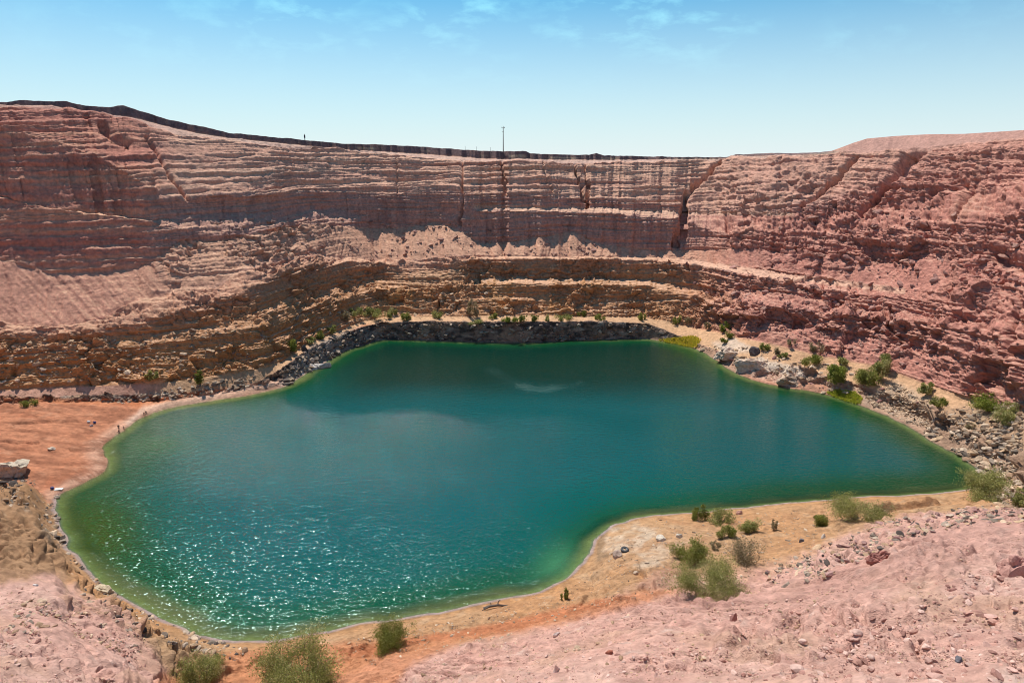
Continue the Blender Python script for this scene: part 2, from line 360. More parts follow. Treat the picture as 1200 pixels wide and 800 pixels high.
# the small slump scarps
for pts, w, dep in [([(872,716),(930,717),(960,714),(985,712)],3.0,.38),([(835,724),(870,718)],2.5,.25),([(862,748),(905,744),(940,738)],5,.45),([(890,742),(915,735)],7,-.6),
                    ([(845,760),(862,750)],8,-.6),([(1040,650),(1060,640),(1085,632)],5,.5),([(0,655),(40,650),(70,652)],3.5,.5),([(80,660),(84,690)],5,-.4),([(72,622),(80,650)],5,.4),
                    ([(173,765),(180,790)],5,-.4),([(165,745),(178,775)],5,.4),([(145,735),(160,745)],5,.3),([(700,735),(760,728),(800,722)],3.5,.28),([(490,790),(540,770),(590,755)],3.5,.3)]:
    d -= line_m(pts, w) * dep
# fissures in the walls
for pts, w, dep in [([(842,190),(822,210),(812,219),(806,228)],2.4,5),([(806,228),(804,240),(801,250),(802,262)],3.4,8),([(801,262),(798,275),(793,286)],4.2,7.5),
                    ([(672,183),(676,200),(681,215),(683,230),(687,243)],1.5,4.5),([(683,184),(687,205),(689,222),(687,243)],1.5,3),([(542,186),(541,215),(542,235),(537,262)],1.4,4.5),
                    ([(172,162),(185,182),(200,208),(220,234)],2.0,2.2),([(588,184),(590,205),(592,228)],1.1,3),([(465,185),(466,230)],.8,1),([(635,182),(640,205),(648,225)],1,1.4),
                    ([(1080,174),(1062,188),(1056,198)],6,7),([(1056,198),(1042,212),(1028,232),(1008,250)],3.2,5),([(1003,185),(980,207),(962,226),(940,243)],2.4,4),
                    ([(1140,217),(1128,245),(1115,278)],2.5,2.5),([(1046,362),(1044,380),(1040,392)],2,2.5),([(1192,372),(1192,440)],3,2.5),([(850,252),(856,290)],2,2),
                    ([(118,145),(130,160),(150,168)],4,2.5),([(1170,300),(1195,310)],8,4),([(1095,225),(1130,218)],4,2.5)]:
    d -= line_m(pts, w) * dep * ss(19.3, 18.9, Sf)
bench = np.zeros(X.shape, f4)
for a_ in (8, 11, 13, 16): bench = np.maximum(bench, ss(a_ - .12, a_ + .05, Sf) * ss(a_ + 1.1, a_ + .95, Sf))
bench *= ss(.06, .025, steep)
d *= 1 - .75 * bench * wall
d *= 1 - .5 * rightw * np.maximum(ss(8.9, 9.2, Sf) * ss(10.1, 9.8, Sf), ss(13.9, 14.2, Sf) * ss(15., 14.7, Sf)) * ss(1150, 1050, PX)
d *= np.where(inview, 1, .25)
d *= ss(-0.4, 1.2, SDF) * (.25 + .75 * ss(1., 5., SDF))
def blur3(A):
    P = np.pad(A, 1, mode='edge'); B = (P[:-2] + 2 * P[1:-1] + P[2:]) * .25
    return (B[:, :-2] + 2 * B[:, 1:-1] + B[:, 2:]) * .25
db = d
for _ in range(2): db = blur3(db)
d = d * (1 - near) + db * near * (1.25 + .15 * pink)
lim = np.maximum(R * .0, 0) + 4.5
d = np.clip(d, -lim, lim)
X = X + d * N[..., 0]; Y = Y + d * N[..., 1]; Zf = Zf + d * N[..., 2]
# dark spoil on the skyline: craggy
sp = ss(19.9, 20.2, Sf) * ss(21.2, 20.9, Sf) * ss(990, 960, PX)
Zf += sp * (.7 * fbm(X, Y, 0 * X, .12, 3, 171, .5) + .2)
# plain between beach and lake, the shelving shore and the lake bed
SDF = sdf(X.ravel(), Y.ravel()).reshape(X.shape)
beach = area_m([(-80,478),(60,474),(150,473),(175,484),(155,503),(118,522),(130,548),(80,572),(60,585),(30,560),(-80,560)], 5)
Zf = Zf * (1 - beach) + beach * np.minimum(.35 + 0.10 * np.clip(SDF, 0, 40), 3.2)
PX, PY, _ = proj(X.astype(float), Y.astype(float), Zf.astype(float)); PX = PX.astype(f4); PY = PY.astype(f4)
for pts, w, dep in [([(15,497),(60,493),(115,494)],.9,.7),([(-10,515),(20,518),(45,519)],1.0,.9),([(82,525),(95,527),(110,527)],1.1,1.0),([(60,505),(90,508)],1.5,.3)]:
    Zf -= line_m(pts, w) * dep
Zf += beach * (.28 * fbm(X, Y, 0 * X, .3, 4, 181, .6) - .35 * ss(.5, .9, fbm(X * .25, Y, 0 * X, .16, 3, 183, .5, True))) * ss(.5, 4, SDF)
wb = 2.2 + 2.5 * ss(6.6, 5.9, Sf)
k = ss(0.2, wb, SDF)
land = (.16 * SDF + .05) * (1 - k) + Zf * k
land = np.maximum(land, .05 + .03 * np.clip(SDF, 0, 10))
bed_ = -.12 - np.minimum(.34 * -SDF, 9) + .3 * fbm(X, Y, 0 * X, .2, 3, 191) * ss(0, 4, -SDF)
Zf = np.where(SDF < 80, np.where(SDF > 0, land, np.minimum(bed_, -.02)), Zf)

# ------------------------------------------------------------------ ground colours (albedo)
C3 = np.zeros(X.shape + (3,), f4)
def col(c): return np.array(c, f4)
def paint(m, c, v=None):
    global C3
    C3 += (col(c) - C3) * np.clip(m, 0, 1)[..., None]
n1 = fbm(X, Y, Zf, .05, 4, 201); n2 = fbm(X, Y, Zf, .3, 3, 205, .6)
bedc = pn(X * .01, Y * .01, hh * .42, 211) + .7 * pn(X * .02, Y * .02, hh * 1.3, 212)
paint(np.ones(X.shape, f4), (.55, .325, .25))                          # upper strata
paint(ss(-.1, .5, bedc) * .55, (.56, .365, .275))
paint(ss(.05, .6, -bedc) * .5 * (upper + .4 * cliffs), (.35, .19, .155))
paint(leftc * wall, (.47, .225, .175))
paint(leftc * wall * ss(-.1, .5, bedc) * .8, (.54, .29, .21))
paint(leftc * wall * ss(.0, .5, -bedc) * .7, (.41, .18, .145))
paint(cliffs * .7 * (1 - leftc), (.43, .245, .21))
paint(cliffs * (1 - leftc) * .45 * ss(.0, .5, pn(aw * .22, 0, Zf * .03, 221)), (.27, .17, .16))
paint(talus * .85, (.53, .305, .22))
paint(ss(250, 90, PX) * talus, (.54, .29, .22))
lo = ss(8.7, 9.1, Sf) * ss(13.95, 13.8, Sf + .15 * wobx / 2)
paint(lo, (.50, .275, .20)); lo = lo * ss(13.4, 12., Sf + .5 * n1 + .3 * wobx / 3); paint(lo, (.50, .27, .155))
paint(lo * ss(0, .5, n1) * .8, (.52, .265, .12))
paint(lo * ss(-.05, .45, n2 - .2 * n1) * .6, (.28, .155, .10))
paint(lo * ss(430, 330, PX) * ss(11.2, 10.2, Sf) * .7, (.47, .24, .115))
paint(lo * ss(420, 520, PX) * ss(820, 700, PX) * ss(10.6, 12.2, Sf) * ss(13.3, 12.9, Sf) * .6, (.35, .225, .15))
rw = rightw * ss(8.3, 8.9, Sf) * ss(18.2, 16.5, Sf - .9 * ss(900, 1150, PX) * 2)
paint(rw, (.45, .215, .175)); paint(rw * ss(0, .5, n1) * .6, (.50, .275, .205)); paint(rw * ss(.0, .45, n2) * .4, (.34, .155, .13))
paint(rightw * upper * .55, (.47, .265, .215))
# benches catch dust
N2 = normals(X, Y, Zf)
dust = ss(.80, .95, N2[..., 2]) * ss(8.8, 9.1, Sf) * ss(18.2, 18., Sf)
paint(dust * .75 * (1 - .6 * rightw), (.56, .36, .26)); paint(dust * .5 * rightw, (.52, .31, .255))
paint(area_m([(798,303),(860,311),(920,321),(1000,330),(1060,338),(1060,344),(1000,337),(920,328),(860,319),(798,309)], 2, .5) * .9, (.60, .38, .29))
paint(area_m([(555,240),(680,242),(800,246),(930,249),(930,253),(800,251),(680,247),(555,245)], 2, .4) * .8, (.58, .38, .29))
paint(ss(7.95, 8.1, Sf) * ss(9.05, 8.9, Sf) * .9 * (1 - leftc), (.56, .36, .23))
bk = bank
paint(bk, (.27, .19, .15)); paint(bk * ss(-.2, .15, pn(X * .35, Y * .35, Zf * .9, 231)) * .85, (.075, .058, .052)); paint(bk * ss(.15, .45, pn(X * .22, Y * .22, Zf * .7, 232)) * .8, (.50, .40, .33)); paint(bk * ss(.05, .3, fbm(X + 9, Y, 2 * Zf, .09, 3, 281, .6)) * .8, (.42, .28, .20))
paint(bk * ss(790, 830, PX), (.47, .30, .22)); paint(bk * ss(790, 830, PX) * ss(.0, .3, n2) * .6, (.30, .2, .16))
# skyline spoil and hill
paint(ss(19.95, 20.15, Sf) * ss(985, 965, PX), (.19, .13, .13)); paint(ss(19.95, 20.15, Sf) * ss(985, 965, PX) * ss(.1, .35, fbm(X, Y, Zf * 2, .07, 3, 283, .6)) * .7, (.30, .19, .165))
paint(ss(19.95, 20.3, Sf) * ss(20.6, 20.4, Sf) * ss(.0, .2, pn(X * .06, Y * .06, 0, 241)) * ss(320, 420, PX), (.42, .32, .25))
paint(ss(19.0, 19.3, Sf) * ss(20., 19.9, Sf) * .5 * ss(1000, 900, PX), (.40, .31, .28))
paint(ss(18.8, 19.8, Sf) * ss(965, 1000, PX), (.44, .26, .22))
# near side
nb = ss(6.3, 6.0, Sf)
paint(nb, (.46, .28, .165))
paint(nb * ss(0, .5, n1 + .2), (.49, .265, .14))
paint(nb * ss(-.05, .35, n2) * .7, (.32, .19, .11)); paint(nb * ss(.1, .4, -n2) * .5, (.56, .38, .25)); n3_ = fbm(X, Y, 0 * X, 1.0, 3, 261, .65); paint(nb * ss(.05, .4, n3_) * .55, (.27, .155, .09)); paint(nb * ss(.05, .3, fbm(X + 40, Y, 0 * X, .12, 3, 265, .6)) * .55, (.40, .21, .115))
paint(pink, (.58, .345, .285)); paint(pink * ss(-.1, .5, n1) * .6, (.66, .44, .375)); paint(pink * ss(.1, .5, -n1) * .7, (.46, .25, .205)); paint(pink * ss(.0, .5, n2) * .5, (.40, .205, .17)); paint(pink * ss(.2, .5, -n2) * .6, (.70, .52, .45))
paint(pink * ss(.05, .3, fbm(X + 90, Y, 0 * X, .09, 3, 271, .6)) * .45, (.46, .29, .20)); paint(pink * ss(.1, .35, fbm(X - 50, Y, 0 * X, .16, 4, 273, .6)) * .5, (.43, .225, .19))
paint(area_m([(960,675),(900,690),(800,705),(760,730),(900,720),(1000,700),(1200,650),(1200,590),(1120,605),(1040,650)], 10) * .6, (.47, .27, .225))
paint(area_m([(180,800),(210,770),(300,760),(400,752),(500,745),(600,728),(700,704),(760,690),(800,690),(760,705),(640,735),(540,752),(480,780),(460,810),(180,815)], 6) * .85, (.50, .22, .12))
paint(area_m([(390,760),(480,748),(600,726),(700,703),(745,697),(690,715),(600,738),(500,752),(420,772)], 4) * .9, (.43, .17, .09))
paint(area_m([(0,640),(40,612),(66,640),(80,700),(180,745),(250,755),(270,790),(200,790),(165,742),(110,712),(80,700),(70,668),(0,668)], 5) * .8, (.40, .255, .155))
paint(area_m([(-20,556),(40,562),(64,600),(84,650),(72,668),(-20,690)], 5) * .9, (.35, .205, .12))
paint(area_m([(-20,545),(35,560),(60,585),(62,640),(30,600),(-20,590)], 5) * ss(0, .3, n2) * .9, (.20, .135, .10))
paint(area_m([(0,590),(70,600),(80,640),(30,615),(0,625)], 6) * ss(.0, .3, n2) * .35, (.50, .38, .27))
# pale mineral crust on the spit
for P_ in ([(712,620),(745,612),(772,622),(760,640),(725,648),(705,640)], [(748,648),(780,632),(810,630),(790,645),(755,655)], [(735,660),(780,650),(800,655),(760,668)]):
    paint(area_m(P_, 5, 1.6) * ss(-.35, .15, n2 + .3 * n1) * .6, (.56, .46, .37))
paint(area_m([(700,632),(712,620),(706,640),(716,652),(698,655)], 3) * .7, (.24, .165, .11))
paint(area_m([(745,688),(760,672),(800,660),(800,675),(770,690)], 4) * .7, (.36, .20, .15))
# beach
bm = np.clip(beach + area_m([(-60,465),(165,468),(330,445),(345,440),(360,425),(420,384),(432,380),(400,400),(352,428),(335,450),(250,465),(165,480)], 3), 0, 1)
paint(bm, (.49, .205, .115)); paint(bm * ss(0, .4, n1 + .5 * n2) * .8, (.38, .135, .07)); paint(bm * ss(.1, .45, -n2) * .5, (.58, .31, .20)); paint(bm * ss(5, 1.5, SDF) * .6, (.60, .38, .28))
paint(beach * ss(.55, .85, fbm(X * .3, Y, 0 * X, .22, 3, 291, .55, True)) * .7, (.24, .09, .05)); paint(beach * ss(.1, .4, fbm(X, Y, 0 * X, .5, 3, 293, .6)) * .45, (.36, .15, .09))
paint(line_m([(330,447),(250,463),(170,478),(150,495)], 3) * .7, (.66, .46, .36))
paint(area_m([(325,455),(345,425),(365,405),(395,393),(425,384),(440,395),(405,410),(360,435),(340,450)], 3) * (.6 + .0 * n1), (.40, .33, .29))
paint(area_m([(325,455),(345,425),(365,405),(395,393),(425,384),(440,395),(405,410),(360,435),(340,450)], 3) * ss(.0, .3, pn(X * .4, Y * .4, Zf, 233)), (.15, .12, .11))
paint(area_m([(340,425),(362,415),(392,408),(380,424),(350,440)], 3) * ss(-.1, .3, n2), (.60, .54, .50))
# rocky right bank
paint(area_m([(1010,470),(1050,445),(1095,470),(1090,500),(1060,495)], 5) * .8, (.44, .32, .24))
paint(area_m([(1080,505),(1110,478),(1200,470),(1220,600),(1165,590),(1150,550)], 6) * .65, (.30, .205, .15))
paint(area_m([(860,425),(890,418),(935,432),(948,445),(925,455),(880,440)], 3) * .85, (.60, .50, .42))
paint(area_m([(835,402),(862,396),(884,410),(850,415)], 3) * .75, (.60, .49, .41))
paint(area_m([(875,443),(860,428),(930,440),(1000,462),(1000,474),(950,461),(900,453)], 2) * .5, (.50, .23, .16))
# wet line and lake bed
wet = ss(1.6, .2, SDF) * ss(-.4, -.1, SDF)
C3 *= (1 - .28 * wet)[..., None]
paint(ss(.9, .3, SDF) * ss(6.4, 6.1, Sf) * .6, (.36, .31, .33))
paint(ss(.0, -.6, SDF), (.42, .36, .16)); paint(ss(-2, -6, SDF), (.05, .12, .06))
paint(ss(-1, -4, SDF) * area_m([(60,580),(130,560),(160,600),(120,680),(80,650)], 12), (.25, .17, .05))
C3 *= (1 + .22 * n2 + .16 * fbm(X, Y, Zf, 1.1, 2, 251))[..., None]
lum_ = (C3 @ np.array((.25, .65, .10), f4))[..., None]; C3 = lum_ + (C3 - lum_) * (1.15 - .08 * near * (1 - wall) - .15 * beach)[..., None]
C3 *= (1 + .10 * wall)[..., None]
C3 = np.clip(C3, .01, .85)

# ------------------------------------------------------------------ mesh from grid
def mesh_np(name, V, Fq, colr=None, smooth=True, tri=False):
    me = bpy.data.meshes.new(name)
    V = np.ascontiguousarray(V, f4); Fq = np.ascontiguousarray(Fq, np.int32)
    n = Fq.shape[1]
    me.vertices.add(len(V)); me.vertices.foreach_set('co', V.ravel())
    me.loops.add(Fq.size); me.loops.foreach_set('vertex_index', Fq.ravel())
    me.polygons.add(len(Fq)); me.polygons.foreach_set('loop_start', np.arange(0, Fq.size, n, dtype=np.int32))
    me.polygons.foreach_set('use_smooth', np.full(len(Fq), smooth))
    if colr is not None:
        a = me.color_attributes.new('Col', 'FLOAT_COLOR', 'POINT')
        a.data.foreach_set('color', np.ascontiguousarray(np.c_[colr, np.ones(len(colr))], f4).ravel())
    me.update(calc_edges=True); me.validate()
    return me
def link(name, me, mat=None, parent=None, loc=(0, 0, 0), rz=0.):
    o = bpy.data.objects.new(name, me); COL.objects.link(o)
    if mat: me.materials.clear(); me.materials.append(mat)
    o.location = loc; o.rotation_euler = (0, 0, rz)
    if parent: o.parent = parent
    return o
def tag(o, label=None, cat=None, group=None, kind=None):
    if label: o['label'] = label
    if cat: o['category'] = cat
    if group: o['group'] = group
    if kind: o['kind'] = kind
    return o
def empty(name, loc, rz, label, cat, group=None):
    o = bpy.data.objects.new(name, None); COL.objects.link(o); o.location = loc; o.rotation_euler = (0, 0, rz); o.empty_display_size = .2
    return tag(o, label, cat, group)

idx = np.arange(NRW * NC).reshape(NRW, NC)
q = np.stack([idx[:-1, :-1], idx[:-1, 1:], idx[1:, 1:], idx[1:, :-1]], -1).reshape(-1, 4)[:, ::-1]
wrap = np.stack([idx[:-1, -1], idx[:-1, 0], idx[1:, 0], idx[1:, -1]], -1)[:, ::-1]
q = np.vstack([q, wrap])

# ------------------------------------------------------------------ materials
def new_mat(name):
    m = bpy.data.materials.new(name); m.use_nodes = True; nt = m.node_tree
    b = nt.nodes['Principled BSDF']; return m, nt, b
def nd(nt, t, **kw):
    n = nt.nodes.new(t)
    for k_, v in kw.items():
        if hasattr(n, k_): setattr(n, k_, v)
        else: n.inputs[k_.replace('_', ' ')].default_value = v
    return n
def noise_n(nt, co, scale, detail=6., rough=.6, dist=0.):
    n = nt.nodes.new('ShaderNodeTexNoise'); n.inputs['Scale'].default_value = scale; n.inputs['Detail'].default_value = detail
    n.inputs['Roughness'].default_value = rough; n.inputs['Distortion'].default_value = dist; nt.links.new(co, n.inputs['Vector']); return n
def rock_mat(name, s1=1.2, s2=6., bump=.35, var=.35, base=None):
    m, nt, b = new_mat(name); L = nt.links.new
    tc = nt.nodes.new('ShaderNodeTexCoord'); co = tc.outputs['Object']
    if base is None:
        at = nt.nodes.new('ShaderNodeAttribute'); at.attribute_name = 'Col'; src = at.outputs['Color']
    else:
        at = nt.nodes.new('ShaderNodeRGB'); at.outputs[0].default_value = (*base, 1); src = at.outputs[0]
    n1 = noise_n(nt, co, s1, 8, .65); n2 = noise_n(nt, co, s2, 5, .65)
    mr = nt.nodes.new('ShaderNodeMapRange'); L(n1.outputs['Fac'], mr.inputs['Value']); mr.inputs['From Min'].default_value = .3; mr.inputs['From Max'].default_value = .7
    mr.inputs['To Min'].default_value = 1 - var; mr.inputs['To Max'].default_value = 1 + var * .6
    mx = nt.nodes.new('ShaderNodeVectorMath'); mx.operation = 'SCALE'; L(src, mx.inputs[0]); L(mr.outputs[0], mx.inputs['Scale'])
    L(mx.outputs[0], b.inputs['Base Color'])
    b.inputs['Roughness'].default_value = .92; b.inputs['Specular IOR Level'].default_value = .15
    ad = nt.nodes.new('ShaderNodeMath'); ad.operation = 'MULTIPLY_ADD'; L(n2.outputs['Fac'], ad.inputs[0]); ad.inputs[1].default_value = .35; L(n1.outputs['Fac'], ad.inputs[2])
    bp = nt.nodes.new('ShaderNodeBump'); bp.inputs['Strength'].default_value = 1.0; bp.inputs['Distance'].default_value = bump
    L(ad.outputs[0], bp.inputs['Height']); L(bp.outputs[0], b.inputs['Normal'])
    return m
M_ground = rock_mat('quarry_rock', .9, 6., .55, .34)
M_stone = rock_mat('loose_stone', 1.6, 8., .12, .35)

V = np.stack([X, Y, Zf], -1).reshape(-1, 3)
V[idx[0]] = (0, 0, H - 1.65)
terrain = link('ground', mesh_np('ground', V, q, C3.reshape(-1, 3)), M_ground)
tag(terrain, 'pink and orange terraced quarry walls, rubble slopes and sandy shore around the lake', None, None, 'structure')

# ------------------------------------------------------------------ ground queries
Rv = np.hypot(X, Y); TV = (H - Zf) / np.maximum(Rv, .01)
fine0 = len(coarse_r)
def colof(a): return int(np.clip(np.searchsorted(th, a), 1, NC - 2))
def hit(x, y, lo=0):
    """first ground point along the line of sight through survey point x, y"""
    a, t = tht(x, y); c = colof(float(a)); t = float(t)
    tv = TV[:, c]; rows = np.where((tv <= t) & (S[:, c] > 2.2))[0]
    j = rows[0]
    t0, t1 = tv[j - 1], tv[j]; k_ = (t0 - t) / (t0 - t1 + 1e-9) if t0 > t1 else 0
    rr = Rv[j - 1, c] + (Rv[j, c] - Rv[j - 1, c]) * min(max(k_, 0), 1)
    zz = H - rr * t
    return Vector((rr * math.sin(a), rr * math.cos(a), zz))
def ground_z(x, y):
    a = math.atan2(x, y); c = colof(a); rr = math.hypot(x, y)
    o = Rv[:, c]; j = int(np.searchsorted(np.maximum.accumulate(o), rr)); j = min(max(j, 1), NRW - 1)
    k_ = (rr - o[j - 1]) / (o[j] - o[j - 1] + 1e-9)
    return float(Zf[j - 1, c] + (Zf[j, c] - Zf[j - 1, c]) * min(max(k_, 0), 1))
def mpp(p): return (p.y * CP - (p.z - H) * SP) / FPX     # metres per survey pixel at a point

# ------------------------------------------------------------------ water
def make_water():
    step_ = 1.25
    xs_ = np.arange(SHP[:, 0].min() - 4, SHP[:, 0].max() + 4, step_); ys_ = np.arange(SHP[:, 1].min() - 4, SHP[:, 1].max() + 4, step_)
    GX, GY = np.meshgrid(xs_, ys_); sd = sdf(GX.ravel(), GY.ravel())
    n, m = GX.shape; id_ = np.arange(n * m).reshape(n, m)
    keep = (sd.reshape(n, m) < 2.6)
    kf = keep[:-1, :-1] | keep[1:, :-1] | keep[:-1, 1:] | keep[1:, 1:]
    fq = np.stack([id_[:-1, :-1], id_[:-1, 1:], id_[1:, 1:], id_[1:, :-1]], -1)[kf]
    used = np.unique(fq); mp = np.zeros(n * m, np.int64); mp[used] = np.arange(len(used))
    vx = GX.ravel()[used]; vy = GY.ravel()[used]; vz = np.zeros(len(used)); dd = -sd[used]
    qx, qy, _ = proj(vx, vy, vz)
    # depth colour of the body of water, plus a painted-in far wall reflection
    nn = fbm(vx, vy, vz, .03, 3, 301); n3 = fbm(vx, vy, vz, .12, 3, 305)
    c = np.zeros((len(used), 3))
    def mix(m_, cc):
        nonlocal c
        c += (np.array(cc) - c) * np.clip(m_, 0, 1)[:, None]
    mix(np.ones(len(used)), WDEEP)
    mix(ss(480, 440, qy + 10 * nn), (.001, .026, .017))  # dark reflection of the far cliffs, put into the water's base colour
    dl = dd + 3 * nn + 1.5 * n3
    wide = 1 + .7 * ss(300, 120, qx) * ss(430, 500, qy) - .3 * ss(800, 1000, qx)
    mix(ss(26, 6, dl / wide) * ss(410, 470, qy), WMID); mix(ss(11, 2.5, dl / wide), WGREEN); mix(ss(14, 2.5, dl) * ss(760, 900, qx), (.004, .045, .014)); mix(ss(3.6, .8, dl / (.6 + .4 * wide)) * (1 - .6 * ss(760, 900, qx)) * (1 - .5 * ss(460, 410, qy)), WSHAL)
    lob = np.exp(-(((qx - 110) / 55) ** 2 + ((qy - 625) / 45) ** 2)); mix(lob * 1.1, (.025, .055, .003))
    lob = np.exp(-(((qx - 180) / 34) ** 2 + ((qy - 520) / 12) ** 2)); mix(lob * .7, (.03, .08, .02))
    lob = np.exp(-(((qx - 660) / 30) ** 2 + ((qy - 668) / 26) ** 2)); mix(lob * .8, (.05, .18, .08))
    # wind ripples: strength of the surface roughness
    ruf = ss(455, 500, qy + 10 * nn * 2 - .03 * (qx - 600)) * 1.0
    ruf = np.maximum(ruf * (.35 + .65 * ss(500, 640, qy)), .12)
    def arc(pts, w):
        return np.exp(-(polyd(pts, qx.astype(f4), ((qy - 440) * 2.2 + 440).astype(f4)) / w) ** 2)
    y_ = lambda v: (v - 440) * 2.2 + 440
    gust = arc([(578, y_(434)), (592, y_(444)), (622, y_(452)), (640, y_(453))], 15) * .7 + arc([(612, y_(454)), (640, y_(457)), (662, y_(453)), (678, y_(449))], 10)
    gust *= .42 + .25 * fbm(qx, qy * 2, 0 * qx, .05, 2, 311)
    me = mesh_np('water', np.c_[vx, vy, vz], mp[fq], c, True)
    for nm, arr in (('Depth', dd), ('Ruffle', ruf), ('Gust', np.clip(gust, 0, 1))):
        a = me.attributes.new(nm, 'FLOAT', 'POINT'); a.data.foreach_set('value', np.ascontiguousarray(arr, f4))
    m, nt, b = new_mat('lake_water'); L = nt.links.new
    at = nd(nt, 'ShaderNodeAttribute', attribute_name='Col'); de = nd(nt, 'ShaderNodeAttribute', attribute_name='Depth'); ru = nd(nt, 'ShaderNodeAttribute', attribute_name='Ruffle'); gu = nd(nt, 'ShaderNodeAttribute', attribute_name='Gust')
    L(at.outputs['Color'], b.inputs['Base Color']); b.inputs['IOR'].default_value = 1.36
    b.inputs['Roughness'].default_value = .06
    r0 = nd(nt, 'ShaderNodeMath', operation='MULTIPLY_ADD'); L(ru.outputs['Fac'], r0.inputs[0]); r0.inputs[1].default_value = .055; r0.inputs[2].default_value = .035
    rr = nd(nt, 'ShaderNodeMath', operation='MULTIPLY_ADD'); L(gu.outputs['Fac'], rr.inputs[0]); rr.inputs[1].default_value = .62; L(r0.outputs[0], rr.inputs[2]); L(rr.outputs[0], b.inputs['Roughness'])
    tc = nt.nodes.new('ShaderNodeTexCoord')
    mp1 = nt.nodes.new('ShaderNodeMapping'); mp1.inputs['Rotation'].default_value = (0, 0, math.radians(24)); mp1.inputs['Scale'].default_value = (.7, 1.3, 1); L(tc.outputs['Object'], mp1.inputs['Vector'])
    a1 = noise_n(nt, mp1.outputs[0], .9, 4, .6, .3); a2 = noise_n(nt, mp1.outputs[0], 3.2, 2, .5)
    sm_ = nd(nt, 'ShaderNodeMath', operation='MULTIPLY_ADD'); L(a2.outputs['Fac'], sm_.inputs[0]); sm_.inputs[1].default_value = .28; L(a1.outputs['Fac'], sm_.inputs[2])
    st = nd(nt, 'ShaderNodeMath', operation='ADD'); L(ru.outputs['Fac'], st.inputs[0]); L(gu.outputs['Fac'], st.inputs[1]); 
    iv = nd(nt, 'ShaderNodeMapRange'); L(ru.outputs['Fac'], iv.inputs['Value']); iv.inputs['From Min'].default_value = .1; iv.inputs['From Max'].default_value = .35; iv.inputs['To Min'].default_value = .16; iv.inputs['To Max'].default_value = .40
    iw = nd(nt, 'ShaderNodeMapRange'); L(ru.outputs['Fac'], iw.inputs['Value']); iw.inputs['From Min'].default_value = .4; iw.inputs['From Max'].default_value = .85; iw.inputs['To Min'].default_value = 1; iw.inputs['To Max'].default_value = .42
    ivw = nd(nt, 'ShaderNodeMath', operation='MULTIPLY'); L(iv.outputs[0], ivw.inputs[0]); L(iw.outputs[0], ivw.inputs[1])
    hm = nd(nt, 'ShaderNodeMath', operation='MULTIPLY'); L(sm_.outputs[0], hm.inputs[0]); gv = nd(nt, 'ShaderNodeMath', operation='MULTIPLY_ADD'); L(gu.outputs['Fac'], gv.inputs[0]); gv.inputs[1].default_value = .25; L(ivw.outputs[0], gv.inputs[2]); L(gv.outputs[0], hm.inputs[1])
    bp = nt.nodes.new('ShaderNodeBump'); bp.inputs['Distance'].default_value = WAVE; L(hm.outputs[0], bp.inputs['Height'])
    # wavelets: small facets of their own tilt
    vo = nt.nodes.new('ShaderNodeTexVoronoi'); vo.inputs['Scale'].default_value = 4.4; L(mp1.outputs[0], vo.inputs['Vector'])
    sb = nd(nt, 'ShaderNodeVectorMath', operation='SUBTRACT'); L(vo.outputs['Color'], sb.inputs[0]); sb.inputs[1].default_value = (.5, .5, .5)
    ml = nd(nt, 'ShaderNodeVectorMath', operation='MULTIPLY'); L(sb.outputs[0], ml.inputs[0]); ml.inputs[1].default_value = (.31, .31, 0)
    sc_ = nd(nt, 'ShaderNodeVectorMath', operation='SCALE'); L(ml.outputs[0], sc_.inputs[0]); L(ru.outputs['Fac'], sc_.inputs['Scale'])
    ad_ = nd(nt, 'ShaderNodeVectorMath', operation='ADD'); L(sc_.outputs[0], ad_.inputs[0]); L(bp.outputs[0], ad_.inputs[1])
    no_ = nd(nt, 'ShaderNodeVectorMath', operation='NORMALIZE'); L(ad_.outputs[0], no_.inputs[0]); L(no_.outputs[0], b.inputs['Normal'])
    b.inputs['Specular IOR Level'].default_value = .42
    b.inputs['Specular Tint'].default_value = (.55, .92, .95, 1)
    tr = nt.nodes.new('ShaderNodeBsdfTransparent'); tr.inputs['Color'].default_value = (.75, .95, .85, 1)
    mr = nd(nt, 'ShaderNodeMapRange'); L(de.outputs['Fac'], mr.inputs['Value']); mr.inputs['From Min'].default_value = -.3; mr.inputs['From Max'].default_value = 3.6; mr.inputs['To Min'].default_value = .25; mr.inputs['To Max'].default_value = 1
    ms = nt.nodes.new('ShaderNodeMixShader'); L(mr.outputs[0], ms.inputs[0]); L(tr.outputs[0], ms.inputs[1]); L(b.outputs[0], ms.inputs[2])
    L(ms.outputs[0], nt.nodes['Material Output'].inputs['Surface'])
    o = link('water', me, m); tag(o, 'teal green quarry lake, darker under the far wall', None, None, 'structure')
    return o
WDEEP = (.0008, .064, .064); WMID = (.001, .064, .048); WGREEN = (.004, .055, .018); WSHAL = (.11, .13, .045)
WAVE = .8
make_water()

# ------------------------------------------------------------------ rock helper
_t = (1 + 5 ** .5) / 2
def ico(sub):
    import bmesh
    bm = bmesh.new(); bmesh.ops.create_icosphere(bm, subdivisions=sub, radius=1)
    v = np.array([x.co[:] for x in bm.verts]); fc = np.array([[w.index for w in f.verts] for f in bm.faces]); bm.free(); return v, fc
ICO = {s_: ico(s_) for s_ in (1, 2, 3, 4)}
def rock_verts(sub, seed, sx, sy, sz, rough=.35, cut=.75):
    v, fc = ICO[sub]; v = v.copy(); r_ = np.random.default_rng(seed)
    for _ in range(15):                                     # planar cuts make broken faces
        n = r_.normal(size=3); n /= np.linalg.norm(n); c_ = r_.uniform(cut * .7, cut * 1.15)
        dd = v @ n - c_; v -= np.outer(np.maximum(dd, 0), n)
    if sub > 1:
        v *= (1 + rough * .5 * fbm(v[:, 0] + seed, v[:, 1], v[:, 2], 1.3, 4, seed % 50))[:, None]
    return v * (sx, sy, sz), fc
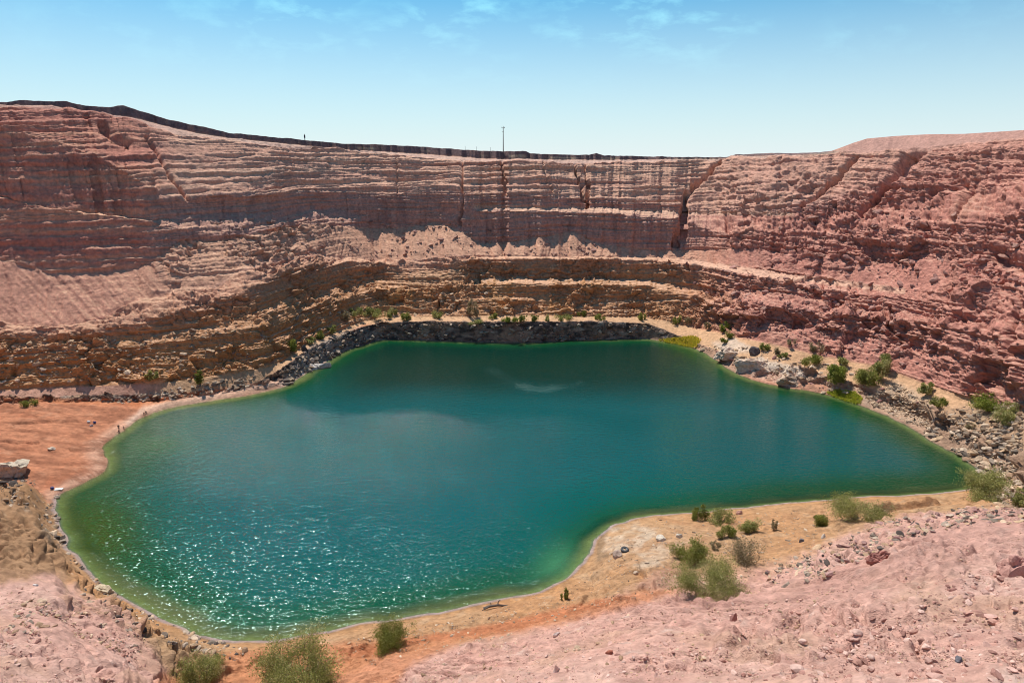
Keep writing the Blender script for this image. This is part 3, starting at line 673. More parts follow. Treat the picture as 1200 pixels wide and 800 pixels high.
def rotz(v, a):
    c_, s_ = math.cos(a), math.sin(a); return np.c_[v[:, 0] * c_ - v[:, 1] * s_, v[:, 0] * s_ + v[:, 1] * c_, v[:, 2]]

# scattered stones: nobody could count them
BANK = {s_: [rock_verts(s_, 900 + 31 * i, 1, 1, 1, .25, .5 + .12 * (i % 3)) for i in range(24)] for s_ in (1, 2)}
def scatter(name, label, zones, mat, seed):
    """zones: (polygon in survey pixels, count, size m min, max, colours)"""
    r_ = np.random.default_rng(seed); VV, FF, CC = [], [], []; off = 0
    for poly, n, s0, s1, cols in zones:
        poly = np.array(poly, float); x0, y0 = poly.min(0); x1, y1 = poly.max(0)
        cx = r_.uniform(x0, x1, n * 12); cy = r_.uniform(y0, y1, n * 12); ins = np.zeros(len(cx), bool)
        for (ax, ay), (bx, by) in zip(poly, np.roll(poly, -1, 0)):
            if ay != by: ins ^= ((ay > cy) != (by > cy)) & (cx < (bx - ax) * (cy - ay) / (by - ay) + ax)
        ins &= pn(cx * .05, cy * .07, 3., seed) + .5 * pn(cx * .2, cy * .25, 3., seed + 1) > r_.uniform(-.45, .25, len(cx))
        cx, cy = cx[ins][:n], cy[ins][:n]
        for x, y in zip(cx, cy):
            p = hit(x, y)
            if p.z < .05 or p.length > 420: continue
            s_ = s0 * (s1 / s0) ** (r_.random() ** 2.6)
            v, fc = BANK[2 if s_ / mpp(p) > 3.0 else 1][r_.integers(24)]
            v = v * (s_ * r_.uniform(.9, 1.9), s_ * r_.uniform(.7, 1.3), s_ * r_.uniform(.3, .9))
            a = r_.uniform(0, 6.28); t_ = r_.uniform(-.5, .5); c1, s1_ = math.cos(t_), math.sin(t_)
            v = np.c_[v[:, 0] * c1 - v[:, 2] * s1_, v[:, 1], v[:, 0] * s1_ + v[:, 2] * c1]
            v = rotz(v, a) + (p.x, p.y, p.z)
            c_ = np.array(cols[r_.integers(len(cols))]) * r_.uniform(.75, 1.15)
            VV.append(v); FF.append(fc + off); CC.append(np.repeat(c_[None], len(v), 0)); off += len(v)
    o = link(name, mesh_np(name, np.vstack(VV), np.vstack(FF), np.vstack(CC), False), mat)
    return tag(o, label, None, None, 'stuff')
PK = [(.55,.33,.28),(.48,.26,.21),(.62,.41,.35),(.38,.20,.165)]
GR = [(.32,.25,.20),(.21,.165,.135),(.44,.34,.27),(.11,.085,.075)]
TN = [(.50,.34,.22),(.58,.42,.30),(.36,.23,.15)]
PLR = [(.52,.39,.29),(.43,.31,.22),(.31,.22,.155)]
scatter('clods', 'pink clods and stones strewn over the near slopes', [
    ([(600,800),(760,735),(900,725),(1000,700),(1200,655),(1200,800)], 1700, .04, .28, PK), ([(430,800),(560,752),(760,705),(960,680),(1200,600),(1200,800)], 6500, .035, .13, PK + TN), ([(0,670),(60,670),(110,712),(170,745),(190,800),(0,800)], 2500, .04, .14, PK + TN), ([(400,760),(600,705),(690,665),(760,612),(1000,590),(1130,588),(960,650),(700,712)], 3000, .04, .16, TN + PLR + GR),
    ([(900,800),(1000,730),(1200,660),(1200,800)], 700, .06, .5, PK),
    ([(440,800),(560,755),(720,720),(1000,690),(900,760),(700,800)], 1500, .05, .28, PK + TN),
    ([(0,705),(90,700),(170,742),(180,770),(60,745),(0,740)], 1100, .07, .36, PK + TN + GR[:1]),
    ([(0,740),(170,760),(185,800),(0,800)], 350, .05, .3, PK)], M_stone, 1)
scatter('rubble', 'grey and tan broken rock along the banks', [
    ([(895,672),(960,640),(1040,610),(1120,595),(1200,588),(1200,612),(1110,620),(1060,632),(960,680),(905,690)], 1500, .10, .62, GR + TN + [(.36,.21,.19)]*2),
    ([(1080,505),(1110,478),(1200,470),(1200,598),(1165,590),(1120,535)], 2300, .15, 1.25, GR + TN + PLR),
    ([(1015,470),(1050,448),(1092,472),(1088,500),(1060,495)], 1000, .15, .7, PLR + TN + GR[:1]),
    ([(328,455),(345,425),(365,405),(395,393),(425,384),(440,395),(405,410),(360,435),(340,450)], 500, .4, 1.5, GR + PLR),
    ([(440,380),(760,380),(760,396),(600,400),(440,398)], 500, .35, 1.3, GR + PLR),
    ([(120,470),(200,455),(300,440),(310,452),(200,468),(130,474)], 260, .3, 1.1, GR[:3] + PLR),
    ([(0,550),(40,562),(62,590),(80,640),(60,650),(40,600),(0,590)], 350, .15, .8, TN + GR),
    ([(75,630),(100,668),(150,708),(240,748),(290,757),(280,775),(200,755),(120,718),(85,690)], 600, .12, .6, TN + GR + PLR[:1]),
    ([(700,625),(760,610),(960,595),(960,660),(800,690),(720,680)], 600, .10, .45, PLR + TN),
    ([(400,752),(560,722),(700,690),(740,700),(600,745),(430,780)], 350, .08, .35, TN + PLR[:1]),
    ([(800,400),(900,410),(1000,430),(1080,470),(1050,485),(900,445),(820,412)], 600, .25, 1.1, TN + PLR + [(.38,.2,.17)]),
    ([(800,300),(1000,340),(1100,400),(1100,440),(900,390),(810,350)], 500, .4, 1.5, [(.38,.2,.17),(.46,.26,.21),(.30,.15,.13)]),
    ([(900,260),(1100,240),(1200,280),(1200,370),(1000,330)], 500, .4, 1.6, [(.38,.2,.17),(.46,.26,.21),(.30,.15,.13)]),
    ([(240,252),(540,262),(700,285),(700,300),(420,300),(260,290)], 700, .3, 1.3, [(.42,.24,.19),(.34,.19,.16),(.50,.31,.24)]),
    ([(0,400),(300,380),(540,340),(780,350),(760,370),(420,375),(300,430),(0,455)], 900, .3, 1.2, TN + [(.30,.2,.15)])], M_stone, 2)
# END-TERRAIN
# ------------------------------------------------------------------ shrubs
def leaf_mat(name, rough=.75):
    m, nt, b = new_mat(name); L = nt.links.new
    at = nt.nodes.new('ShaderNodeAttribute'); at.attribute_name = 'Col'; oi = nt.nodes.new('ShaderNodeObjectInfo')
    tc = nt.nodes.new('ShaderNodeTexCoord'); n1 = noise_n(nt, tc.outputs['Object'], 2.2, 3, .6)
    mr = nt.nodes.new('ShaderNodeMapRange'); L(n1.outputs['Fac'], mr.inputs[0]); mr.inputs[1].default_value = .3; mr.inputs[2].default_value = .7; mr.inputs[3].default_value = .75; mr.inputs[4].default_value = 1.25
    mx = nt.nodes.new('ShaderNodeVectorMath'); mx.operation = 'SCALE'; L(at.outputs['Color'], mx.inputs[0]); L(mr.outputs[0], mx.inputs['Scale'])
    L(mx.outputs[0], b.inputs['Base Color']); b.inputs['Roughness'].default_value = rough; b.inputs['Specular IOR Level'].default_value = .25
    tl = nt.nodes.new('ShaderNodeBsdfTranslucent'); L(mx.outputs[0], tl.inputs['Color'])
    ms = nt.nodes.new('ShaderNodeMixShader'); ms.inputs[0].default_value = .3; L(b.outputs[0], ms.inputs[1]); L(tl.outputs[0], ms.inputs[2]); L(ms.outputs[0], nt.nodes['Material Output'].inputs['Surface'])
    return m
M_leaf = leaf_mat('desert_leaves')
M_bark = rock_mat('grey_bark', 3., 14., .03, .3, (.20, .15, .11))
def tube(V, F, pts, r0, r1, ns=5):
    """append a tapered tube along pts"""
    base = len(V); n = len(pts)
    for i, p in enumerate(pts):
        p = np.array(p); t = np.array(pts[min(i + 1, n - 1)]) - np.array(pts[max(i - 1, 0)]); t = t / (np.linalg.norm(t) + 1e-9)
        a = np.cross(t, (0.31, .2, .93)); a /= np.linalg.norm(a) + 1e-9; b = np.cross(t, a)
        r = r0 + (r1 - r0) * i / (n - 1)
        for k in range(ns):
            f = 2 * math.pi * k / ns; V.append(p + r * (a * math.cos(f) + b * math.sin(f)))
    for i in range(n - 1):
        for k in range(ns):
            F.append((base + i * ns + k, base + i * ns + (k + 1) % ns, base + (i + 1) * ns + (k + 1) % ns, base + (i + 1) * ns + k))
SH_COL = {'green': [(.15,.17,.03),(.21,.22,.05),(.11,.12,.025),(.27,.26,.08)], 'olive': [(.22,.23,.065),(.31,.30,.10),(.15,.165,.045),(.36,.33,.15)],
          'dry': [(.26,.20,.12),(.21,.17,.09),(.30,.24,.16),(.17,.15,.07)], 'bright': [(.15,.19,.025),(.22,.24,.04),(.11,.14,.02),(.26,.26,.06)]}
def shrub(px, py, wpx, hpx, kind, label, name='shrub', group=None, dens=1., spread=.9):
    p = hit(px, py); k_ = mpp(p); Wd, Hd = wpx * k_ / 2, hpx * k_ * 1.06
    r_ = np.random.default_rng(int(px * 13 + py))
    big = wpx > 24
    SV, SF = [], []; tips = []
    ns = int(9 + wpx * .35) if big else 6
    lobes = [(r_.uniform(-.72, .72) * Wd, r_.uniform(-.6, .6) * Wd, r_.uniform(.5, 1.05)) for _ in range(6 if big else 4)]
    for i in range(ns):
        lx, ly, lh = lobes[i % len(lobes)]
        a = math.atan2(ly, lx) + r_.normal() * .5; rr = min(math.hypot(lx, ly) + abs(r_.normal()) * .22 * Wd, .95 * Wd)
        hz = Hd * lh * r_.uniform(.6, .9) * (1 - .3 * (rr / Wd) ** 2)
        e = np.array((rr * math.cos(a), rr * math.sin(a), hz)); b0 = np.array((.08 * Wd * math.cos(a), .08 * Wd * math.sin(a), -.15))
        m1 = b0 * .5 + e * .5 + np.array((e[0] * .18, e[1] * .18, -.10 * Hd)) + r_.normal(size=3) * .04 * Wd
        pts = [b0, (b0 + m1) / 2 + r_.normal(size=3) * .02 * Wd, m1, (m1 + e) / 2 + r_.normal(size=3) * .03 * Wd, e]
        tube(SV, SF, pts, max(.02, .014 * Hd), .003 * Hd, 5); tips += [(e, 1.), ((m1 + e) / 2, .8)]
        for _ in range(3 if big else 1):
            s_ = m1 * r_.uniform(.3, .7) + e * .5; o = e + r_.normal(size=3) * (.26 * Wd, .26 * Wd, .14 * Hd); o[2] = min(max(o[2], .2 * Hd), .9 * Hd)
            tube(SV, SF, [s_, (s_ + o) / 2 + r_.normal(size=3) * .02 * Wd, o], .006 * Hd, .002 * Hd, 4); tips.append((o, .9))
    # leaf sprays round every branch end
    leaf = min(max(k_ * 1.25, .09), .34); area = math.pi * Wd * Hd
    cov = 5.0 * dens * (.4 if kind == 'dry' else 1)
    leaf = max(leaf, math.sqrt(area * cov / (.5 * 26000)))
    n = int(max(800, area / (leaf * leaf * .5) * cov))
    T = np.array([t[0] for t in tips]); ci = r_.integers(len(T), size=n)
    cl = r_.normal(size=(n, 3)); cl /= np.linalg.norm(cl, axis=1)[:, None]; cl *= (r_.random((n, 1)) ** .5)
    rad = (.33 if big else .44) * Wd * r_.uniform(.6, 1.2, len(T))[ci]
    P = T[ci] + cl * np.c_[rad, rad, np.minimum(rad * .8, .34 * Hd)]
    low = r_.random(n) < .28; P[low, 2] *= r_.uniform(.2, .8, low.sum())
    P[:, 2] = np.clip(P[:, 2], .03, None)
    u = r_.normal(size=(n, 3)); u[:, 2] = np.abs(u[:, 2]) + .5; u /= np.linalg.norm(u, axis=1)[:, None]
    v = np.cross(u, r_.normal(size=(n, 3))); v /= np.linalg.norm(v, axis=1)[:, None]
    l_ = leaf * r_.uniform(.6, 1.4, (n, 1)); wd = .62
    Q = np.stack([P - u * l_ * .5, P + v * l_ * wd * .5, P + u * l_ * .5, P - v * l_ * wd * .5], 1).reshape(-1, 3)
    cols = np.array(SH_COL[kind]); tone = r_.integers(len(cols), size=len(T))
    c = cols[np.where(r_.random(n) < .6, tone[ci], r_.integers(len(cols), size=n))] * r_.uniform(1.0, 1.55, (n, 1))
    e = empty(name, (p.x, p.y, p.z - .05), 0, label, 'shrub', group)
    fq = np.arange(4 * n).reshape(-1, 4)
    link('foliage', mesh_np('foliage', Q, fq, np.repeat(c, 4, 0), False), M_leaf, e)
    link('stems', mesh_np('stems', np.array(SV), np.array(SF), None, True), M_bark, e)
    return e
SHRUBS = [
 (352,799,82,58,'olive','big bushy olive green shrub at the bottom edge, beside the near shore','green'),
 (448,758,50,30,'green','round green shrub on red earth, just right of the biggest shrub'),
 (236,799,46,36,'olive','thin see-through grey green shrub left of the biggest shrub, bottom edge'),
 (661,703,9,17,'green','small upright green shrub alone above the red vehicle track by the cove'),
 (811,656,36,27,'green','dense dark green shrub on the sandy spit, beside the pale crusted rock'),
 (833,691,68,32,'olive','wide pale olive shrub on the spit, nearest to the pink slope'),
 (882,656,44,27,'dry','twiggy grey brown shrub in the middle of the spit'),
 (820,609,17,20,'green','small pointed dark green shrub at the water edge of the spit'),
 (845,611,28,13,'olive','low spreading olive shrub right beside the small pointed one on the spit edge'),
 (851,630,20,15,'green','small loose green shrub between the dense dark shrub and the spit edge'),
 (881,624,24,17,'olive','small round olive shrub behind the twiggy grey brown one'),
 (840,642,13,9,'dry','tiny straw coloured tuft shrub on the open sand of the spit'),
 (907,621,10,13,'dry','thin dry sapling shrub with hardly any leaves, mid spit'),
 (953,615,23,17,'green','small round green shrub standing alone on the spit sand'),
 (1010,608,56,26,'olive','wide feathery olive shrub on the crest of the spit against the water'),
 (1036,603,22,14,'dry','pale thin shrub touching the right side of the wide feathery one'),
 (1162,585,54,30,'olive','wide grey green shrub at the right tip of the lake'),
 (1196,592,20,20,'olive','olive shrub cut by the right edge of the photo, beside the lake tip'),
 (982,451,24,26,'bright','bright green round shrub, the brightest on the right bank'),
 (1013,451,26,20,'green','low green shrub just right of the brightest shrub'),
 (1034,441,24,27,'olive','tall grey olive shrub with dark base under the right cliff'),
 (988,427,13,10,'olive','small grey shrub directly behind the brightest shrub'),
 (1087,461,16,22,'olive','narrow grey green shrub at the top of the grey scree fan'),
 (1100,474,18,14,'green','small dark green shrub below the narrow one on the scree fan'),
 (1159,479,36,19,'bright','wide low yellow green shrub at the foot of the mauve cliff'),
 (1177,497,27,25,'olive','round dusty olive shrub on the rubble near the right edge'),
 (1137,503,12,9,'dry','little straw coloured tuft on the dark rubble, right bank'),
 (951,427,24,13,'green','low green shrub above the pale humped rock on the right shore'),
 (957,413,16,18,'dry','dry upright shrub behind the low green one on the right bank'),
 (919,421,12,10,'green','small green shrub behind the long pale humped rock'),
 (908,415,8,9,'dry','tiny dry shrub between two green ones on the right bank'),
 (896,411,11,10,'green','small dark green shrub above the dark hollow boulder'),
 (927,404,8,9,'dry','tiny grey shrub higher up the right bank above the humped rock'),
 (848,389,12,13,'bright','small fresh green shrub on the far right bank'),
 (854,396,11,8,'green','flat green shrub touching the fresh green one below it'),
 (850,401,10,6,'green','lowest of the three touching green shrubs on the far right bank'),
 (828,386,9,9,'dry','grey shrub left of the three touching green shrubs'),
 (794,380,9,10,'green','dark green shrub just above the yellow reed patch'),
 (753,375,10,9,'green','small green shrub at the right end of the far rocky bank'),
 (806,379,8,8,'dry','small faded shrub right of the one above the yellow reed patch'),
 (703,374,12,7,'green','low green shrub on the far terrace, second from its right end'),
 (682,371,9,8,'green','low green shrub on the far terrace above the darkest bank'),
 (662,375,18,7,'olive','long flat olive shrub on the far terrace edge'),
 (643,376,8,7,'olive','little olive shrub left of the long flat one on the far terrace'),
 (626,376,9,7,'green','dark green little shrub in the middle of the far terrace row'),
 (613,377,8,9,'green','roundest dark shrub of the far terrace row'),
 (599,377,16,8,'bright','wide yellow green shrub in the far terrace row'),
 (578,373,10,8,'green','small green shrub on the far terrace, right of the tall grey one'),
 (553,369,17,21,'dry','tall grey dead looking shrub at the cliff foot, middle of far terrace'),
 (556,378,17,5,'olive','flat green shrub below the tall grey one on the far terrace'),
 (510,372,14,7,'olive','low olive shrub on the far terrace left of the tall grey one'),
 (475,375,12,10,'green','green shrub hanging over the left part of the far rocky bank'),
 (459,371,12,11,'olive','olive shrub near the left end of the far terrace'),
 (437,370,22,11,'olive','wide olive shrub above the bend of the terrace road'),
 (417,370,15,11,'olive','olive shrub left of the bend of the terrace road'),
 (403,377,13,13,'dry','dry grey shrub where the terrace road starts to drop'),
 (388,391,9,13,'olive','upright dusty shrub beside the dropping terrace road'),
 (376,397,16,9,'green','flat green shrub beside the dropping terrace road'),
 (340,415,22,20,'bright','round bright green shrub beside the dropping road, above the grey rocks'),
 (361,402,11,9,'olive','small olive shrub just right of the round bright one on the left bank'),
 (235,450,9,22,'green','slim dark green sapling shrub on the left rocky slope'),
 (174,446,8,17,'olive','slim faded sapling shrub on the orange slope, far left'),
 (185,443,9,9,'olive','small faded shrub close to the slim sapling on the orange slope'),
 (34,475,17,8,'green','flat dark green shrub at the cliff foot above the red beach'),
]
for q_ in SHRUBS:
    px, py, w_, h_, kd, lb = q_[:6]
    shrub(px, py, w_, h_, kd, lb, 'shrub', 'desert shrubs around the lake')
# reeds at the water edge: a mass of stalks
def reeds(name, poly, n, hgt, cols, label, seed):
    r_ = np.random.default_rng(seed); poly = np.array(poly, float); x0, y0 = poly.min(0); x1, y1 = poly.max(0)
    Q, C_ = [], []
    cnt_ = 0
    while cnt_ < n:
        x, y = r_.uniform(x0, x1), r_.uniform(y0, y1); ins = False
        for (ax, ay), (bx, by) in zip(poly, np.roll(poly, -1, 0)):
            if (ay > y) != (by > y) and x < (bx - ax) * (y - ay) / (by - ay) + ax: ins = not ins
        cnt_ += 1
        if not ins: continue
        p = hit(x, y); p = np.array((p.x, p.y, max(p.z, -.1)))
        for _ in range(4):
            h_ = hgt * r_.uniform(.5, 1.1); a = r_.uniform(0, 6.28); w_ = .10; b = p + (r_.normal() * .25, r_.normal() * .25, 0)
            s_ = np.array((math.cos(a), math.sin(a), 0)) * w_; tip = b + (r_.normal() * .25, r_.normal() * .25, h_)
            Q += [b - s_, b + s_, tip + s_ * .3, tip - s_ * .3]; c_ = np.array(cols[r_.integers(len(cols))]) * r_.uniform(.8, 1.2); C_ += [c_] * 4
    o = link(name, mesh_np(name, np.array(Q), np.arange(len(Q)).reshape(-1, 4), np.array(C_), False), M_leaf)
    tag(o, label, None, None, 'stuff')
reeds('reeds', [(772,399),(786,397),(812,394),(821,398),(816,408),(800,406),(785,403)], 1500, .75, [(.62,.50,.05),(.56,.50,.05),(.66,.48,.08),(.40,.42,.05)], 'yellow green reeds at the far right corner of the water', 5)
reeds('grass', [(968,460),(984,456),(1003,460),(1011,468),(1005,474),(985,469)], 1500, .45, [(.42,.44,.05),(.50,.47,.06),(.34,.38,.04)], 'yellow green grass patch on the right shore', 6)

# ------------------------------------------------------------------ single boulders
def boulder(px, py, wpx, hpx, color, label, name='boulder', sub=4, seed=None, yaw=0., deep=.8, cut=.72, group=None):
    p = hit(px, py); k_ = mpp(p); seed = seed or int(px * 7 + py)
    sx, sz = wpx * k_ / 2 * 1.1, hpx * k_ * .85
    v, fc = rock_verts(sub, seed, 1, 1, 1, .55, cut)
    v = v * (1 + .10 * fbm(v[:, 0], v[:, 1], v[:, 2], 3.5, 4, seed % 40, .6, True))[:, None]
    v = rotz(v * (sx, sx * deep, sz), yaw)
    if sub == 4:
        nr = v / np.linalg.norm(v, axis=1)[:, None]; b_, j_ = blocks(v[:, 0] + p.x, v[:, 1], v[:, 2] * 1.6, 1.1 / max(sz, .4), 77); v = v + nr * (.22 * sz * b_ - .12 * sz * ss(.12, 0, j_))[:, None]
    n_ = fbm(v[:, 0], v[:, 1], v[:, 2], .8, 3, 9)[:, None]; c = np.array(color)[None] * (1 + .35 * n_)
    o = link(name, mesh_np(name, v, fc, np.clip(c, .02, .8), False), M_stone, None, (p.x, p.y, p.z + sz * .02))
    return tag(o, label, 'boulder' if name == 'boulder' else 'rock', group)
BO = [
 (14,556,36,24,(.50,.41,.32),'large pale cracked boulder above the red beach at the left edge','boulder',0.,.9),
 (66,583,7,5,(.66,.52,.40),'small cream boulder at the tip of the red beach','boulder',.3,.9),
 (106,579,9,4,(.30,.27,.25),'low grey rock breaking the shallow green water off the red beach','rock',.1,.6),
 (189,541,12,3,(.16,.14,.12),'flat dark rock just under the shallow green water left of the lake middle','rock',.2,.5),
 (120,693,24,8,(.52,.41,.29),'flat tan slab lying on the brown slope below the pink mound','boulder',-.3,.6),
 (152,716,9,7,(.10,.08,.07),'small black boulder on the brown slope by the near left shore','boulder',0,.8),
 (397,441,8,6,(.07,.06,.06),'black boulder standing in the water below the grey rock bank','boulder',0,.8),
 (357,411,7,8,(.08,.07,.07),'dark block beside the road above the grey rock bank','boulder',0,.8),
 (372,432,26,12,(.60,.54,.50),'broad pale grey boulder in the left shore rocks','boulder',.3,.7),
 (885,432,50,15,(.66,.50,.39),'long pale humped rock on the right shore','rock',-.35,.45),
 (925,449,34,14,(.50,.36,.27),'brown rounded rock with black undercut at the right waterline','rock',-.2,.6),
 (856,414,46,11,(.62,.47,.37),'pale flat rock shelf just right of the yellow reeds','rock',.3,.5),
 (884,414,14,10,(.11,.09,.09),'dark hollow boulder behind the pale rock shelf','boulder',0,.8),
 (723,652,12,10,(.48,.36,.30),'rounded brown boulder left of the black tyre','boulder',0,.9),
 (775,632,12,8,(.66,.56,.46),'white boulder behind the dense dark shrub','boulder',0,.8),
 (867,602,8,5,(.60,.33,.26),'pink rock on the water edge of the spit','rock',0,.8),
 (795,629,9,6,(.64,.55,.46),'small white rock on the pale crust','rock',.4,.8),
 (965,630,9,6,(.60,.52,.45),'pale stone on the sand below the lone round shrub','rock',.4,.8),
 (939,634,8,6,(.16,.15,.16),'dark stone on the sand below the lone round shrub','rock',.4,.8),
 (1030,657,36,13,(.38,.17,.14),'broken dark red block where the grey rubble meets the pink slope','boulder',.4,.5),
 (714,766,12,8,(.34,.12,.08),'small dark red boulder on the pink slope near the bottom','boulder',.2,.7),
 (652,787,12,13,(.68,.52,.47),'upright pale stone at the bottom edge of the pink slope','boulder',.9,.4),
 (652,744,9,6,(.62,.50,.46),'white stone on the edge between pink and orange earth','rock',.4,.7),
 (1123,774,12,8,(.15,.14,.16),'dark grey stone on the pink clods near the bottom right','rock',.4,.8),
 (1116,692,13,7,(.36,.18,.15),'dark reddish stone high on the near pink slope','rock',.2,.6),
 (1190,672,40,26,(.46,.25,.21),'big reddish pink boulder at the right edge of the near slope','boulder',.5,.8),
 (860,727,12,14,(.40,.2,.17),'reddish rock on the near slope beside the cracked earth','rock',.5,.8),
 (42,686,8,4,(.62,.55,.52),'tiny white stone on the left pink mound','rock',0,.8),
 (194,683,8,6,(.56,.27,.2),'orange pink rock in the shallows of the near left shore','rock',0,.8),
 (107,499,5,3,(.55,.50,.50),'grey stone on the red beach behind the walkers','rock',0,.8),
 (60,526,10,3,(.6,.48,.38),'flat pale stone in the middle of the red beach','rock',0,.6),
]
for b_ in BO: boulder(b_[0], b_[1], b_[2], b_[3], b_[4], b_[5], b_[6], yaw=b_[7], deep=b_[8], sub=4 if b_[2] > 14 else 3)

# ------------------------------------------------------------------ small finds: tyre, driftwood, towel and bag
import bmesh
def flat_mat(name, c, rough=.7):
    m, nt, b = new_mat(name); tc = nt.nodes.new('ShaderNodeTexCoord'); n = noise_n(nt, tc.outputs['Object'], 9, 4, .6)
    mr = nt.nodes.new('ShaderNodeMapRange'); nt.links.new(n.outputs['Fac'], mr.inputs[0]); mr.inputs[3].default_value = .8; mr.inputs[4].default_value = 1.2
    mx = nt.nodes.new('ShaderNodeVectorMath'); mx.operation = 'SCALE'; mx.inputs[0].default_value = c; nt.links.new(mr.outputs[0], mx.inputs['Scale']); nt.links.new(mx.outputs[0], b.inputs['Base Color'])
    b.inputs['Roughness'].default_value = rough; return m
M_rub = flat_mat('old_rubber', (.03, .03, .035), .6); M_white = flat_mat('white_cloth', (.75, .74, .72)); M_blue = flat_mat('blue_cloth', (.04, .06, .22)); M_wood = flat_mat('driftwood_grey', (.12, .09, .075), .9)
M_skin = flat_mat('skin', (.42, .24, .16), .5); M_hair = flat_mat('dark_hair', (.02, .015, .012)); M_dark = flat_mat('dark_cloth', (.035, .03, .05)); M_red = flat_mat('dark_red_cloth', (.16, .03, .04)); M_metal = flat_mat('weathered_steel', (.22, .22, .23), .5); M_pole = flat_mat('grey_timber', (.20, .17, .15), .85); M_cer = flat_mat('ceramic', (.3, .25, .2), .3)
def torus(name, R0, r0, mat, sz=1., n=40, m=14, parent=None, loc=(0, 0, 0)):
    V = [((R0 + r0 * math.cos(b)) * math.cos(a), (R0 + r0 * math.cos(b)) * math.sin(a), sz * r0 * math.sin(b)) for a in np.linspace(0, 6.2832, n, endpoint=False) for b in np.linspace(0, 6.2832, m, endpoint=False)]
    F = [(i * m + j, ((i + 1) % n) * m + j, ((i + 1) % n) * m + (j + 1) % m, i * m + (j + 1) % m) for i in range(n) for j in range(m)]
    return link(name, mesh_np(name, V, F), mat, parent, loc)
p = hit(732, 646); k_ = mpp(p)
ty = empty('tyre', (p.x, p.y, p.z + .35), .3, 'old black tyre lying on the pale rocks of the spit', 'tyre'); ty.rotation_euler = (.25, -.1, .3)
torus('carcass', .48 , .22, M_rub, 1.1, parent=ty); torus('bead', .30, .05, M_metal, 1.6, parent=ty, loc=(0, 0, .13))
def tube_obj(name, paths, mat, parent=None, loc=(0, 0, 0)):
    V, F = [], []
    for pts, r0, r1 in paths: tube(V, F, pts, r0, r1, 8)
    return link(name, mesh_np(name, np.array(V), np.array(F)), mat, parent, loc)
p = hit(580, 712)
o = tube_obj('driftwood', [([(-1.7, -.2, .05), (-.8, 0, .3), (.4, .1, .42), (1.5, .15, .3), (1.9, .3, .1)], .22, .14), ([(-.8, 0, .3), (-1.3, -.5, .3), (-1.9, -.7, .1)], .13, .05), ([(.4, .1, .42), (.5, .3, .9), (.8, .4, 1.1)], .12, .04), ([(-.5, .05, .33), (-.7, .3, .75)], .09, .04)], M_wood, None, tuple(p))
tag(o, 'dark driftwood log on the near shore below the middle of the lake', 'driftwood')
# a stone slab pair by the reeds: weathered planks
p = hit(788, 410); k_ = mpp(p)
def box_obj(name, sx, sy, sz, mat, parent=None, loc=(0, 0, 0), rot=(0, 0, 0), bev=.03):
    bm = bmesh.new(); bmesh.ops.create_cube(bm, size=1); bmesh.ops.scale(bm, vec=(sx, sy, sz), verts=bm.verts); bmesh.ops.bevel(bm, geom=bm.edges, offset=bev, segments=2, affect='EDGES')
    me = bpy.data.meshes.new(name); bm.to_mesh(me); bm.free(); o = link(name, me, mat, parent, loc); o.rotation_euler = rot; return o
p = hit(66, 573)
def cloth(name, sx, sy, mat, loc, rz, seed, label, cat):
    n = 14; V = []; F = []
    for i in range(n):
        for j in range(n):
            x = (i / (n - 1) - .5) * sx; y = (j / (n - 1) - .5) * sy
            V.append((x, y, .05 + .10 * float(pn(np.array([x * 2.]), y * 2., 0., seed)[0]) + .04))
    F = [(i * n + j, (i + 1) * n + j, (i + 1) * n + j + 1, i * n + j + 1) for i in range(n - 1) for j in range(n - 1)]
    m0 = len(V); V += [(x, y, z - .04) for x, y, z in V]; F += [tuple(m0 + k for k in f[::-1]) for f in F]
    o = link(name, mesh_np(name, V, F), mat, None, loc, rz); return tag(o, label, cat)
cloth('towel', 1.5, .9, M_white, (p.x + .5, p.y, p.z), .2, 3, 'white towel spread on the tip of the red beach', 'towel')
def bag(p, mat, label, s_=1.):
    b = empty('bag', tuple(p), .4, label, 'bag')
    v, fc = rock_verts(3, 5, .34 * s_, .2 * s_, .24 * s_, .15, .95); link('body', mesh_np('body', v + (0, 0, .2 * s_), fc), mat, b)
    tube_obj('handle', [([(-.18 * s_, 0, .40 * s_), (-.1 * s_, 0, .58 * s_), (.1 * s_, 0, .58 * s_), (.18 * s_, 0, .40 * s_)], .02, .02)], mat, b)
    return b
bag(Vector((p.x - .75, p.y - .1, p.z)), M_blue, 'dark blue bag beside the white towel on the beach tip', 1.3)
p = hit(104, 495.5); bag(p, M_white, 'pale bag left on the red beach, left of the walkers', 1.4)
p = hit(111, 496); bag(p, M_blue, 'blue bag left on the red beach beside the pale one', 1.3)

